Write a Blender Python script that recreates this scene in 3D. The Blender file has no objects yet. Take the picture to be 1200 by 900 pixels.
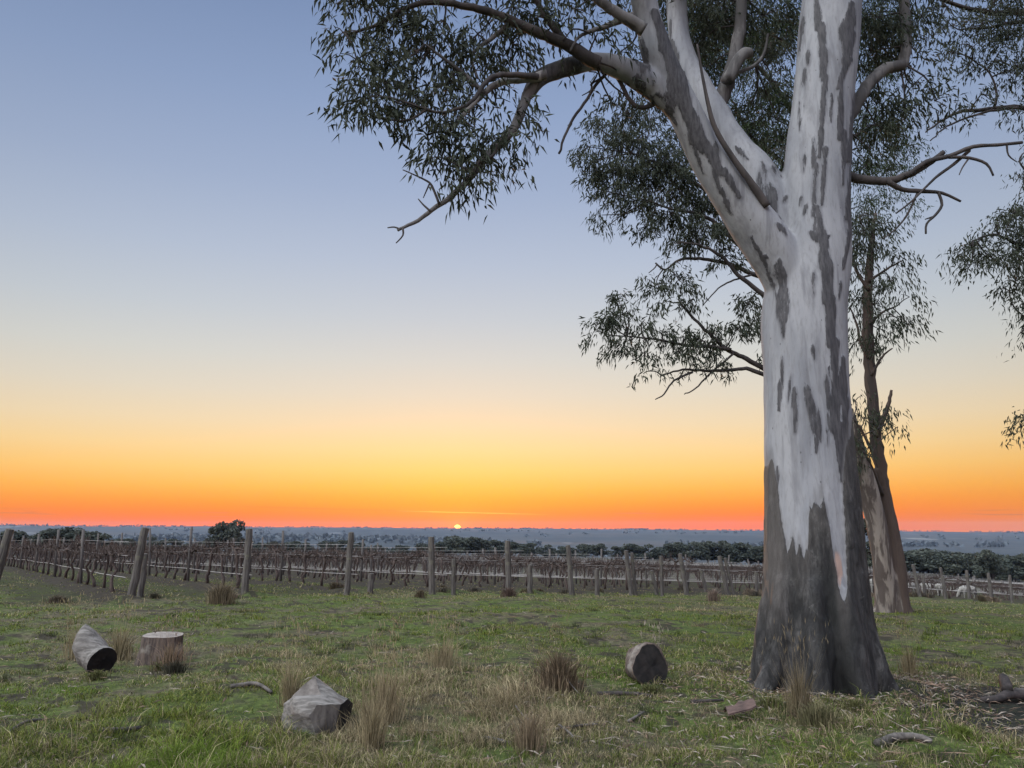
import bpy, bmesh, math, random
import numpy as np
from mathutils import Vector, Matrix
R = math.radians
scene = bpy.context.scene
COL = scene.collection
rng = np.random.default_rng(7)
random.seed(7)

# ------------------------------------------------------------------ camera
F_PX = 905.0
PITCH = R(10.52)
CAM_H = 1.6
cam_d = bpy.data.cameras.new('camera')
cam_d.sensor_width = 36.0
cam_d.lens = 36.0 * F_PX / 1200.0
cam_d.clip_start = 0.1
cam_d.clip_end = 20000.0
cam = bpy.data.objects.new('camera', cam_d)
COL.objects.link(cam)
cam.location = (0, 0, CAM_H)
cam.rotation_euler = (math.pi / 2 + PITCH, 0, 0)
scene.camera = cam

# ------------------------------------------------------------------ exposure
scene.view_settings.view_transform = 'Standard'
scene.view_settings.look = 'None'
scene.view_settings.gamma = 1.0
scene.view_settings.use_curve_mapping = False
scene.view_settings.exposure = 0.0

def lin(c):
    out = []
    for v in c[:3]:
        v = v / 255.0
        out.append(v / 12.92 if v <= 0.04045 else ((v + 0.055) / 1.055) ** 2.4)
    return out

# ------------------------------------------------------------------ sky
SUN_AZ = math.atan2(537 - 600, F_PX)          # radians from +Y, negative = left
SUN_EL = R(-0.06)
world = bpy.data.worlds.new('World')
scene.world = world
world.use_nodes = True
wn, wl = world.node_tree.nodes, world.node_tree.links
wn.clear()

class NT:
    """small helper for node building"""
    def __init__(s, tree): s.n, s.l = tree.nodes, tree.links
    def add(s, t, **kw):
        n = s.n.new(t)
        for k, v in kw.items(): setattr(n, k, v)
        return n
    def put(s, sock, v):
        if hasattr(v, 'is_output') or isinstance(v, bpy.types.NodeSocket): s.l.new(v, sock)
        else: sock.default_value = v
    def math(s, op, a, b=0.0, c=None, clamp=False):
        n = s.add('ShaderNodeMath', operation=op, use_clamp=clamp)
        s.put(n.inputs[0], a); s.put(n.inputs[1], b)
        if c is not None: s.put(n.inputs[2], c)
        return n.outputs[0]
    def vmath(s, op, a, b):
        n = s.add('ShaderNodeVectorMath', operation=op)
        s.put(n.inputs[0], a); s.put(n.inputs[1], b)
        return n.outputs['Value'] if op in ('DOT_PRODUCT', 'LENGTH', 'DISTANCE') else n.outputs[0]
    def mix(s, f, a, b, mode='MIX'):
        n = s.add('ShaderNodeMix', data_type='RGBA', blend_type=mode)
        s.put(n.inputs[0], f)
        s.put(n.inputs[6], tuple(a) + (1,) if isinstance(a, (tuple, list)) and len(a) == 3 else a)
        s.put(n.inputs[7], tuple(b) + (1,) if isinstance(b, (tuple, list)) and len(b) == 3 else b)
        return n.outputs[2]
    def ramp(s, f, stops, interp='LINEAR'):
        n = s.add('ShaderNodeValToRGB')
        cr = n.color_ramp; cr.interpolation = interp
        while len(cr.elements) < len(stops): cr.elements.new(0.5)
        for e, (p, c) in zip(cr.elements, stops):
            e.position = p; e.color = tuple(c[:3]) + (1,)
        s.put(n.inputs[0], f)
        return n.outputs[0]
    def noise(s, vec, scale, detail=4, rough=0.55, dist=0.0):
        n = s.add('ShaderNodeTexNoise')
        if vec is not None: s.l.new(vec, n.inputs['Vector'])
        n.inputs['Scale'].default_value = scale
        n.inputs['Detail'].default_value = detail
        n.inputs['Roughness'].default_value = rough
        n.inputs['Distortion'].default_value = dist
        return n.outputs[0]
    def smooth(s, v, lo, hi):
        n = s.add('ShaderNodeMapRange', interpolation_type='SMOOTHSTEP')
        s.put(n.inputs[0], v); s.put(n.inputs[1], lo); s.put(n.inputs[2], hi)
        return n.outputs[0]

def elz(y):                                    # sine of elevation for photo row y
    return math.sin(PITCH - math.atan((y - 450) / F_PX))

W = NT(world.node_tree)
tc = W.add('ShaderNodeTexCoord')
sep = W.add('ShaderNodeSeparateXYZ')
W.l.new(tc.outputs['Generated'], sep.inputs[0])
zz = sep.outputs[2]
zpos = W.math('MULTIPLY', zz, 1.0 / 0.66, clamp=True)
def sky_stops(rows):
    return [(max(0.0, min(1.0, elz(y) / 0.66)), lin(c)) for y, c in rows]
front = [(618, (255, 110, 16)), (609, (255, 116, 24)), (600, (255, 130, 40)), (588, (255, 152, 58)), (572, (255, 180, 84)),
         (552, (252, 200, 118)), (528, (246, 210, 150)), (500, (236, 213, 176)), (465, (222, 212, 194)), (425, (209, 209, 204)), (375, (194, 201, 209)),
         (310, (178, 190, 210)), (230, (160, 176, 205)), (130, (143, 163, 199)), (0, (125, 147, 187)), (-80, (116, 139, 182))]
back = [(618, (165, 145, 150)), (575, (200, 165, 165)), (520, (210, 180, 180)), (420, (195, 188, 195)),
        (300, (172, 180, 202)), (100, (140, 160, 196)), (-80, (116, 140, 184))]
c_front = W.ramp(zpos, sky_stops(front))
c_back = W.ramp(zpos, sky_stops(back))
dotv = W.vmath('DOT_PRODUCT', tc.outputs['Generated'], (math.sin(SUN_AZ), math.cos(SUN_AZ), 0.0))
facing = W.smooth(dotv, 0.75, -0.25)
skyc = W.mix(facing, c_front, c_back)
# duller and pinker away from the sun along the horizon, brighter close to it
side = W.smooth(dotv, 0.96, 0.72)
side = W.math('MULTIPLY', side, W.smooth(zz, 0.13, 0.0))
skyc = W.mix(W.math('MULTIPLY', side, 0.5), skyc, tuple(lin((236, 160, 66))))
# bright sky cap and brighter back sky, added out of view as fill light
fill_cap = W.smooth(W.vmath('DOT_PRODUCT', tc.outputs['Generated'], (-0.46, -0.30, 0.836)), 0.60, 0.84)
skyc = W.mix(fill_cap, skyc, (0.44, 0.47, 0.49))
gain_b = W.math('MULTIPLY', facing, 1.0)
gain_fill = W.math('MULTIPLY', fill_cap, 9.4)
gain = W.math('ADD', 1.0, W.math('MAXIMUM', gain_b, gain_fill))
# the dome dims gently away from the sun's bearing
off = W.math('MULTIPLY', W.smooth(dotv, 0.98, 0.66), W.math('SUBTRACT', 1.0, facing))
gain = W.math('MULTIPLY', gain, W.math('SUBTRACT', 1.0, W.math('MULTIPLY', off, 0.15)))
# thin cloud streaks low over the horizon
mapn = W.add('ShaderNodeMapping')
W.l.new(tc.outputs['Generated'], mapn.inputs[0])
mapn.inputs['Scale'].default_value = (9, 9, 420)
cl = W.noise(mapn.outputs[0], 1.0, 3, 0.6)
band = W.math('MULTIPLY', W.smooth(zz, 0.010, 0.014), W.smooth(zz, 0.023, 0.017))
clm = W.math('MULTIPLY', W.smooth(cl, 0.58, 0.70), band)
skyc = W.mix(W.math('MULTIPLY', clm, 0.5), skyc, tuple(lin((196, 116, 92))))
# one long streak of cloud that ends in gold by the sun
az = W.math('ARCTAN2', sep.outputs[0], sep.outputs[1])
line = W.math('SUBTRACT', 0.0172, W.math('MULTIPLY', az, 0.0236))
wig = W.math('MULTIPLY', W.math('SUBTRACT', W.noise(mapn.outputs[0], 2.5, 2, 0.5), 0.5), 0.0012)
dl = W.math('ABSOLUTE', W.math('SUBTRACT', W.math('SUBTRACT', zz, line), wig))
lm_ = W.math('MULTIPLY', W.smooth(dl, 0.0010, 0.0002), W.math('MULTIPLY', W.smooth(az, -0.38, -0.26), W.smooth(az, 0.06, -0.03)))
gold = W.smooth(az, -0.16, -0.09)
skyc = W.mix(W.math('MULTIPLY', lm_, 0.45), skyc, W.mix(gold, tuple(lin((214, 112, 62))), tuple(lin((255, 226, 110)))))
# sun disc and its glow
sd = (math.sin(SUN_AZ) * math.cos(SUN_EL), math.cos(SUN_AZ) * math.cos(SUN_EL), math.sin(SUN_EL))
sdist = W.vmath('DISTANCE', tc.outputs['Generated'], sd)
disc = W.smooth(sdist, R(0.28), R(0.20))
g1 = W.math('POWER', 2.718, W.math('MULTIPLY', sdist, -1 / 0.017))
g2 = W.math('POWER', 2.718, W.math('MULTIPLY', sdist, -1 / 0.07))
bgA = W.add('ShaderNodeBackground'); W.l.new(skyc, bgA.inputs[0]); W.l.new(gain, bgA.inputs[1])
bgS = W.add('ShaderNodeBackground'); bgS.inputs[0].default_value = (1.0, 0.46, 0.07, 1); W.l.new(W.math('MULTIPLY', disc, 5.0), bgS.inputs[1])
bgG = W.add('ShaderNodeBackground'); bgG.inputs[0].default_value = (1.0, 0.12, 0.008, 1)
W.l.new(W.math('ADD', W.math('MULTIPLY', g1, 0.7), W.math('MULTIPLY', g2, 0.05)), bgG.inputs[1])
nish = W.add('ShaderNodeTexSky', sky_type='NISHITA')
nish.sun_disc = False
nish.sun_elevation = R(1.0)
nish.sun_rotation = SUN_AZ
bgN = W.add('ShaderNodeBackground'); W.l.new(nish.outputs[0], bgN.inputs[0]); bgN.inputs[1].default_value = 0.02
a1 = W.add('ShaderNodeAddShader'); a2 = W.add('ShaderNodeAddShader'); a3 = W.add('ShaderNodeAddShader')
W.l.new(bgA.outputs[0], a1.inputs[0]); W.l.new(bgS.outputs[0], a1.inputs[1])
W.l.new(a1.outputs[0], a2.inputs[0]); W.l.new(bgG.outputs[0], a2.inputs[1])
W.l.new(a2.outputs[0], a3.inputs[0]); W.l.new(bgN.outputs[0], a3.inputs[1])
wo = W.add('ShaderNodeOutputWorld'); W.l.new(a3.outputs[0], wo.inputs[0])

# ------------------------------------------------------------------ sun
sun_d = bpy.data.lights.new('sun', 'SUN')
sun_d.energy = 0.9
sun_d.angle = R(0.5)
sun_d.color = (1.0, 0.50, 0.22)
sun = bpy.data.objects.new('sun', sun_d)
COL.objects.link(sun)
sun.rotation_euler = (math.pi / 2 - R(1.0), 0, math.pi - SUN_AZ)

# ------------------------------------------------------------------ geometry helpers
CP, SP = math.cos(PITCH), math.sin(PITCH)
def at(px, py, Y):
    u, v = (px - 600) / F_PX, -(py - 450) / F_PX
    d = Vector((u, CP - v * SP, SP + v * CP))
    s = Y / d.y
    return Vector((0, 0, CAM_H)) + d * s
def m_px(n, Y): return n * Y / F_PX * 1.0      # px -> metres at depth Y (close enough)

def hash3(ix, iy, iz, seed):
    h = (ix.astype(np.int64) * 374761393 + iy.astype(np.int64) * 668265263 + iz.astype(np.int64) * 2147483647 + seed * 1274126177) & 0xFFFFFFFF
    h = ((h ^ (h >> 13)) * 1274126177) & 0xFFFFFFFF
    h = ((h ^ (h >> 16)) * 2246822519) & 0xFFFFFFFF
    return ((h ^ (h >> 15)) & 0xFFFFFF) / float(0xFFFFFF)
def vnoise(p, seed=0):
    p = np.asarray(p, float)
    i = np.floor(p).astype(np.int64); f = p - i
    f = f * f * (3 - 2 * f)
    r = 0
    for dx in (0, 1):
        wx = f[:, 0] if dx else 1 - f[:, 0]
        for dy in (0, 1):
            wy = f[:, 1] if dy else 1 - f[:, 1]
            for dz in (0, 1):
                wz = f[:, 2] if dz else 1 - f[:, 2]
                r = r + wx * wy * wz * hash3(i[:, 0] + dx, i[:, 1] + dy, i[:, 2] + dz, seed)
    return r
def fbm(p, octv=4, seed=0):
    p = np.asarray(p, float); a, s, t = 1.0, 0.0, 0.0
    for o in range(octv):
        s = s + a * vnoise(p * (2 ** o), seed + o); t += a; a *= 0.5
    return s / t
def fbm2(x, y, sc, octv=4, seed=0):
    x = np.atleast_1d(np.asarray(x, float)); y = np.atleast_1d(np.asarray(y, float))
    return fbm(np.stack([x / sc, y / sc, np.zeros_like(x) + 0.37], 1), octv, seed)

HEAD = np.array((0.791, 0.612)); ROWD = np.array((-0.612, 0.791))
E0 = np.array((-8.95, 18.4)); ROW_S = 2.95

def Hbase(x, y):
    x = np.asarray(x, float); y = np.asarray(y, float)
    u = 0.6 * x + y
    sp = 4 * np.log1p(np.exp(np.clip((u - 19) / 4, -40, 40)))
    z = -6.5 * (1 - np.exp(-0.065 * sp / 6.5))
    r = np.hypot(x, y)
    ang = np.arctan2(x, np.maximum(y, 1e-3))
    front = y > 0
    # beyond the vineyard the land drops into a valley and climbs to a far ridge
    t = np.clip((r - 165) / 300, 0, 1); t = t * t * (3 - 2 * t)
    z = z * (1 - t) + (-26) * t
    ang = np.clip(ang, -1.2, 1.2)
    ridge = 3000 * (-0.0014 - 0.0062 * ang) + 1.6
    ridge = ridge + 5.5 * (fbm2(ang * 40, ang * 0, 3.0, 3, 5) - 0.5) + 2.0 * (fbm2(ang * 40, ang * 0, .6, 3, 15) - 0.5)
    t2 = np.clip((r - 480) / (3000 - 480), 0, 1)
    z2 = -26 + (ridge + 26) * (t2 ** 0.8)
    z2 = z2 + (fbm2(x, y, 330, 3, 9) - 0.5) * 16 * np.clip((r - 480) / 500, 0, 1) * np.clip((3000 - r) / 700, 0, 1)
    z = np.where(r > 480, z2, z)
    z = np.where(r > 3000, ridge - (r - 3000) * 0.03, z)
    z = z - 0.045 * np.maximum(x - 20, 0) * np.clip((300 - r) / 120, 0, 1)
    return z
def H(x, y):
    x = np.atleast_1d(np.asarray(x, float)); y = np.atleast_1d(np.asarray(y, float))
    z = Hbase(x, y)
    r = np.hypot(x, y)
    near = np.clip((60 - r) / 40, 0, 1)
    z = z + ((fbm2(x, y, 2.2, 2, 21) - 0.5) * 0.14 + (fbm2(x, y, 0.45, 3, 22) - 0.5) * 0.13) * near
    # raised ground and roots under the big tree
    d = np.hypot(x - 3.15, y - 8.0)
    z = z + 0.10 * np.exp(-(d / 1.3) ** 2)
    # low mound under each vine row
    p0 = (x - E0[0]) * ROWD[0] + (y - E0[1]) * ROWD[1]
    w0 = ((x - E0[0]) * HEAD[0] + (y - E0[1]) * HEAD[1]) / ROW_S
    dw = np.abs(w0 - np.round(w0)) * ROW_S
    z = z + np.where((p0 > -0.5) & (r < 170), 0.12 * np.exp(-(dw / 0.4) ** 2), 0)
    return z
def hz(x, y): return float(H(x, y)[0])
def gnd(px, Y):
    """ground point seen in photo column px at world depth Y"""
    z = 0.0; x = 0.0
    for _ in range(3):
        x = (px - 600) / F_PX * (Y * CP + (z - CAM_H) * SP)
        z = hz(x, Y)
    return Vector((x, Y, z))

class MB:
    def __init__(s): s.v = []; s.f = []; s.m = []; s.n = 0
    def add(s, verts, faces, mi=0):
        s.v.extend([tuple(v) for v in verts])
        s.f.extend([tuple(i + s.n for i in f) for f in faces])
        s.m.extend([mi] * len(faces)); s.n += len(verts)
    def tube(s, pts, rad, sides=8, mi=0, cap=True, wob=0.0):
        pts = [Vector(p) for p in pts]
        n = len(pts)
        ref = None; vs = []
        for i, p in enumerate(pts):
            t = (pts[min(i + 1, n - 1)] - pts[max(i - 1, 0)])
            if t.length < 1e-9: t = Vector((0, 0, 1))
            t.normalize()
            if ref is None:
                ref = Vector((1, 0, 0)) if abs(t.x) < 0.9 else Vector((0, 1, 0))
            ref = (ref - t * ref.dot(t)).normalized()
            b = t.cross(ref)
            for k in range(sides):
                a = 2 * math.pi * k / sides
                r = rad[i] * (1 + (random.uniform(-wob, wob) if wob else 0))
                vs.append(p + (ref * math.cos(a) + b * math.sin(a)) * r)
        fs = []
        for i in range(n - 1):
            for k in range(sides):
                k2 = (k + 1) % sides
                fs.append((i * sides + k, i * sides + k2, (i + 1) * sides + k2, (i + 1) * sides + k))
        if cap:
            fs.append(tuple(reversed(range(sides))))
            fs.append(tuple((n - 1) * sides + k for k in range(sides)))
        s.add(vs, fs, mi)
    def mesh(s, name, mats, smooth=True):
        me = bpy.data.meshes.new(name)
        me.from_pydata(s.v, [], s.f)
        for m in mats: me.materials.append(m)
        me.polygons.foreach_set('material_index', s.m)
        me.polygons.foreach_set('use_smooth', [smooth] * len(s.f))
        me.update()
        return me
    def build(s, name, mats, parent=None, smooth=True):
        if not isinstance(mats, (list, tuple)): mats = [mats]
        return link(name, s.mesh(name, mats, smooth), parent)

def link(name, me, parent=None, loc=None):
    o = bpy.data.objects.new(name, me); COL.objects.link(o)
    if parent is not None:
        o.parent = parent
        if loc is None: o.matrix_parent_inverse = parent_inv(parent)
    if loc is not None: o.location = loc
    return o
def parent_inv(p):
    m = Matrix.LocRotScale(p.location, p.rotation_euler, p.scale)
    q = p.parent
    while q is not None:
        m = Matrix.LocRotScale(q.location, q.rotation_euler, q.scale) @ q.matrix_parent_inverse.inverted() @ m if False else m
        q = q.parent
    return m.inverted()
def empty(name, loc, label, cat, group=None):
    o = bpy.data.objects.new(name, None); COL.objects.link(o)
    o.location = loc; o.empty_display_size = 0.2
    return tag(o, label, cat, group)
def tag(o, label=None, cat=None, group=None, kind=None):
    if label: o['label'] = label
    if cat: o['category'] = cat
    if group: o['group'] = group
    if kind: o['kind'] = kind
    return o
def npmesh(name, v, f, mats, col=None, smooth=False, mi=None):
    """v (N,3), f (M,k) with constant k"""
    me = bpy.data.meshes.new(name)
    v = np.ascontiguousarray(v, dtype=np.float32); f = np.ascontiguousarray(f, dtype=np.int32)
    k = f.shape[1]
    me.vertices.add(len(v)); me.vertices.foreach_set('co', v.ravel())
    me.loops.add(f.size); me.loops.foreach_set('vertex_index', f.ravel())
    me.polygons.add(len(f)); me.polygons.foreach_set('loop_start', np.arange(0, f.size, k, dtype=np.int32))
    for m in mats: me.materials.append(m)
    if mi is not None: me.polygons.foreach_set('material_index', np.asarray(mi, np.int32))
    me.polygons.foreach_set('use_smooth', np.full(len(f), smooth))
    if col is not None:
        a = me.attributes.new('col', 'FLOAT_COLOR', 'POINT')
        c = np.ones((len(v), 4), np.float32); c[:, :3] = col
        a.data.foreach_set('color', c.ravel())
    me.update(); me.validate()
    return me
def resample(pts, rad, n):
    """Catmull-Rom through points"""
    P = [Vector(p) for p in pts]; out = []; ro = []
    m = len(P) - 1
    for i in range(n + 1):
        t = i / n * m; k = min(int(t), m - 1); f = t - k
        p0, p1, p2, p3 = P[max(k - 1, 0)], P[k], P[k + 1], P[min(k + 2, m)]
        out.append(0.5 * ((2 * p1) + (p2 - p0) * f + (2 * p0 - 5 * p1 + 4 * p2 - p3) * f * f + (3 * p1 - p0 - 3 * p2 + p3) * f ** 3))
        ro.append(rad[k] * (1 - f) + rad[k + 1] * f)
    return out, ro
def remeshed(mb, voxel, smooth_it=6, fac=0.5):
    me = mb.mesh('tmp', [])
    o = bpy.data.objects.new('tmp', me); COL.objects.link(o)
    m = o.modifiers.new('r', 'REMESH'); m.mode = 'VOXEL'; m.voxel_size = voxel
    if smooth_it:
        s = o.modifiers.new('s', 'SMOOTH'); s.factor = fac; s.iterations = smooth_it
    bpy.context.view_layer.update()
    dg = bpy.context.evaluated_depsgraph_get()
    res = bpy.data.meshes.new_from_object(o.evaluated_get(dg))
    bpy.data.objects.remove(o); bpy.data.meshes.remove(me)
    res.polygons.foreach_set('use_smooth', [True] * len(res.polygons))
    return res
def get_co(me):
    a = np.empty(len(me.vertices) * 3, np.float32); me.vertices.foreach_get('co', a); return a.reshape(-1, 3).astype(float)
def get_no(me):
    a = np.empty(len(me.vertices) * 3, np.float32); me.vertices.foreach_get('normal', a); return a.reshape(-1, 3).astype(float)
def set_co(me, c): me.vertices.foreach_set('co', np.asarray(c, np.float32).ravel()); me.update()
def set_attr(me, name, val):
    a = me.attributes.new(name, 'FLOAT', 'POINT'); a.data.foreach_set('value', np.asarray(val, np.float32))

# ------------------------------------------------------------------ materials
def newmat(name):
    m = bpy.data.materials.new(name); m.use_nodes = True
    t = NT(m.node_tree); t.n.clear()
    out = t.add('ShaderNodeOutputMaterial'); b = t.add('ShaderNodeBsdfPrincipled')
    t.l.new(b.outputs[0], out.inputs[0])
    b.inputs['Roughness'].default_value = 0.85
    b.inputs['Specular IOR Level'].default_value = 0.25
    return m, t, b, out
def objco(t, scale=(1, 1, 1)):
    c = t.add('ShaderNodeTexCoord'); mp = t.add('ShaderNodeMapping')
    t.l.new(c.outputs['Object'], mp.inputs[0]); mp.inputs['Scale'].default_value = scale
    return mp.outputs[0]
def attr(t, name):
    a = t.add('ShaderNodeAttribute'); a.attribute_name = name; return a
def bump(t, b, h, strength=0.4, dist=0.02):
    n = t.add('ShaderNodeBump'); n.inputs['Strength'].default_value = strength; n.inputs['Distance'].default_value = dist
    t.l.new(h, n.inputs['Height']); t.l.new(n.outputs[0], b.inputs['Normal'])
def wood(name, c1, c2, scale=(30, 30, 2), bstr=0.5, c3=None):
    m, t, b, o = newmat(name)
    n1 = t.noise(objco(t, scale), 1.0, 6, 0.6)
    col = t.mix(t.smooth(n1, 0.35, 0.65), c1, c2)
    n2 = t.noise(objco(t, (3, 3, 3)), 1.3, 4)
    if c3: col = t.mix(t.math('MULTIPLY', t.smooth(n2, 0.55, 0.68), 0.8), col, c3)
    t.l.new(col, b.inputs[0]); bump(t, b, n1, bstr, 0.015)
    return m

def bark_main():
    m, t, b, o = newmat('smooth gum bark')
    nst = t.noise(objco(t, (9, 9, 0.9)), 1.0, 5, 0.6, 0.4)
    nfine = t.noise(objco(t, (34, 34, 7)), 1.0, 5, 0.65)
    nlow = t.noise(objco(t, (2.2, 2.2, 0.7)), 1.0, 4, 0.55)
    rag = t.noise(objco(t, (26, 26, 2.6)), 1.0, 5, 0.65)
    col = t.mix(t.smooth(nlow, 0.3, 0.7), (0.245, 0.242, 0.25), (0.165, 0.168, 0.184))
    col = t.mix(t.math('MULTIPLY', t.smooth(nst, 0.46, 0.68), 0.7), col, (0.13, 0.128, 0.138))
    col = t.mix(t.math('MULTIPLY', t.smooth(nfine, 0.48, 0.7), 0.45), col, (0.125, 0.12, 0.12))
    pin = t.add('ShaderNodeTexVoronoi'); t.l.new(objco(t, (5, 5, 3)), pin.inputs[0]); pin.inputs['Scale'].default_value = 1.6
    pk = t.smooth(pin.outputs['Distance'], 0.075, 0.035)
    col = t.mix(t.math('MULTIPLY', pk, 0.75), col, (0.05, 0.045, 0.045))
    red = attr(t, 'red').outputs['Fac']
    col = t.mix(t.smooth(t.math('ADD', red, t.math('MULTIPLY', t.math('SUBTRACT', rag, 0.5), 0.9)), 0.45, 0.65), col, (0.27, 0.185, 0.155))
    dk = attr(t, 'dark').outputs['Fac']
    dm0 = t.smooth(t.math('ADD', dk, t.math('MULTIPLY', t.math('SUBTRACT', nst, 0.5), 1.3)), 0.12, 0.55)
    col = t.mix(t.math('MULTIPLY', dm0, 0.38), col, (0.09, 0.087, 0.095))
    rag2 = t.noise(objco(t, (48, 48, 9)), 1.0, 6, 0.7, 0.8)
    rag = t.math('ADD', t.math('MULTIPLY', rag, 0.55), t.math('MULTIPLY', rag2, 0.45))
    dm = t.smooth(t.math('ADD', dk, t.math('MULTIPLY', t.math('SUBTRACT', rag, 0.5), 1.5)), 0.42, 0.58)
    dcol = t.mix(t.smooth(nfine, 0.35, 0.65), (0.024, 0.022, 0.024), (0.062, 0.058, 0.061))
    col = t.mix(t.math('MULTIPLY', dm, 0.93), col, dcol)
    lw = attr(t, 'low').outputs['Fac']
    lm = t.smooth(t.math('ADD', lw, t.math('MULTIPLY', t.math('SUBTRACT', rag, 0.5), 0.55)), 0.47, 0.54)
    col = t.mix(t.math('MULTIPLY', t.smooth(t.math('ADD', lw, t.math('MULTIPLY', t.math('SUBTRACT', nst, 0.5), 0.8)), 0.05, 0.45), 0.55), col, (0.11, 0.104, 0.104))
    rough = t.noise(objco(t, (14, 14, 3.2)), 1.0, 8, 0.7, 0.3)
    vert = t.noise(objco(t, (22, 22, 1.6)), 1.0, 5, 0.6, 0.6)
    rcol = t.ramp(rough, [(0.30, (0.005, 0.005, 0.005)), (0.44, (0.015, 0.0145, 0.0145)), (0.55, (0.036, 0.034, 0.0335)), (0.70, (0.09, 0.085, 0.082))])
    rcol = t.mix(t.math('MULTIPLY', t.smooth(vert, 0.52, 0.66), 0.55), rcol, (0.035, 0.033, 0.035))
    plate = t.noise(objco(t, (9, 9, 5)), 1.0, 6, 0.75, 1.2)
    rcol = t.mix(t.math('MULTIPLY', t.smooth(plate, 0.53, 0.60), 0.75), rcol, (0.016, 0.0155, 0.016))
    rcol = t.mix(t.math('MULTIPLY', t.smooth(plate, 0.40, 0.33), 0.5), rcol, (0.11, 0.106, 0.102))
    ch = attr(t, 'char').outputs['Fac']
    chm = t.smooth(t.math('ADD', ch, t.math('MULTIPLY', t.math('SUBTRACT', rough, 0.5), 1.3)), 0.35, 0.75)
    rcol = t.mix(t.math('MULTIPLY', chm, 0.88), rcol, (0.010, 0.010, 0.010))
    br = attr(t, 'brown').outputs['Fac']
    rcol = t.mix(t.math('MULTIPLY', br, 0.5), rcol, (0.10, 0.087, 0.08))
    col = t.mix(lm, col, rcol)
    t.l.new(col, b.inputs[0])
    hh = t.math('ADD', t.math('MULTIPLY', nfine, 0.14), t.math('ADD', t.math('MULTIPLY', dm, 0.10), t.math('MULTIPLY', lm, t.math('ADD', 0.3, t.math('ADD', rough, t.math('MULTIPLY', vert, 0.6))))))
    bump(t, b, hh, 0.75, 0.03)
    b.inputs['Roughness'].default_value = 0.78
    return m
M = {}
M['bark_main'] = bark_main()
def bark_generic(name, pale, dark, lo=0.5):
    m, t, b, o = newmat(name)
    n = t.noise(objco(t, (5, 5, 0.8)), 1.0, 5, 0.6, 0.5)
    n2 = t.noise(objco(t, (24, 24, 4)), 1.0, 5, 0.6)
    col = t.mix(t.smooth(n, lo - 0.04, lo + 0.06), pale, dark)
    col = t.mix(t.math('MULTIPLY', n2, 0.5), col, (0.05, 0.045, 0.045))
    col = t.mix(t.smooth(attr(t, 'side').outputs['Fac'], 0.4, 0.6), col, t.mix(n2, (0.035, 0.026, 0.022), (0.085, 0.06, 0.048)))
    t.l.new(col, b.inputs[0]); bump(t, b, n2, 0.5, 0.02)
    return m
M['limb_pale'] = bark_generic('pale limb bark', (0.27, 0.25, 0.24), (0.10, 0.09, 0.087), 0.52)
M['limb_grey'] = bark_generic('grey limb bark', (0.13, 0.12, 0.116), (0.06, 0.055, 0.053), 0.5)
M['limb_dark'] = bark_generic('dark limb bark', (0.06, 0.048, 0.044), (0.03, 0.025, 0.024), 0.5)
M['bark_second'] = bark_generic('mottled gum bark', (0.25, 0.215, 0.185), (0.08, 0.062, 0.053), 0.45)
M['bark_brown'] = bark_generic('brown stem bark', (0.075, 0.05, 0.038), (0.035, 0.025, 0.021), 0.5)

def leafmat(name, c1, c2, c3=None, sc=2.2):
    m, t, b, o = newmat(name)
    n = t.noise(objco(t), sc, 3, 0.6)
    n2 = t.noise(objco(t), 23.0, 2, 0.6)
    col = t.mix(t.smooth(n, 0.35, 0.65), c1, c2)
    if c3: col = t.mix(t.smooth(n2, 0.5, 0.68), col, c3)
    t.l.new(col, b.inputs[0])
    b.inputs['Roughness'].default_value = 0.6; b.inputs['Specular IOR Level'].default_value = 0.14
    tr = t.add('ShaderNodeBsdfTranslucent'); t.l.new(col, tr.inputs[0])
    mx = t.add('ShaderNodeMixShader'); mx.inputs[0].default_value = 0.22
    t.l.new(b.outputs[0], mx.inputs[1]); t.l.new(tr.outputs[0], mx.inputs[2]); t.l.new(mx.outputs[0], o.inputs[0])
    return m
M['leaf'] = leafmat('gum leaves', (0.022, 0.028, 0.018), (0.036, 0.043, 0.026), (0.062, 0.067, 0.044))
M['leaf_green'] = leafmat('deep green gum leaves', (0.019, 0.032, 0.013), (0.033, 0.050, 0.019), (0.05, 0.067, 0.028))
M['leaf_far'] = leafmat('distant gum foliage', (0.040, 0.047, 0.038), (0.066, 0.072, 0.055), None, 0.3)  # leaf colour lightened to paint in distance haze
M['leaf_wood'] = leafmat('woodland foliage', (0.075, 0.09, 0.105), (0.095, 0.108, 0.118), None, 0.02)  # blue haze tint put into the leaf colour to match the hills

def colmat(name, rough=0.8, transl=0.2):
    m, t, b, o = newmat(name)
    a = attr(t, 'col')
    t.l.new(a.outputs['Color'], b.inputs[0]); b.inputs['Roughness'].default_value = rough; b.inputs['Specular IOR Level'].default_value = 0.04
    if transl:
        tr = t.add('ShaderNodeBsdfTranslucent'); t.l.new(a.outputs['Color'], tr.inputs[0])
        mx = t.add('ShaderNodeMixShader'); mx.inputs[0].default_value = transl
        t.l.new(b.outputs[0], mx.inputs[1]); t.l.new(tr.outputs[0], mx.inputs[2]); t.l.new(mx.outputs[0], o.inputs[0])
    return m
M['grass'] = colmat('grass blades')
M['litter'] = colmat('litter', 0.85, 0)
M['post'] = wood('weathered timber', (0.105, 0.094, 0.086), (0.04, 0.035, 0.032), (40, 40, 3), 0.5, (0.12, 0.115, 0.075))
M['post_thin'] = wood('grey trellis post', (0.095, 0.084, 0.079), (0.045, 0.04, 0.038), (40, 40, 3), 0.4)
M['vine'] = wood('vine bark', (0.066, 0.047, 0.040), (0.030, 0.021, 0.019), (30, 30, 5), 0.8)
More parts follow.
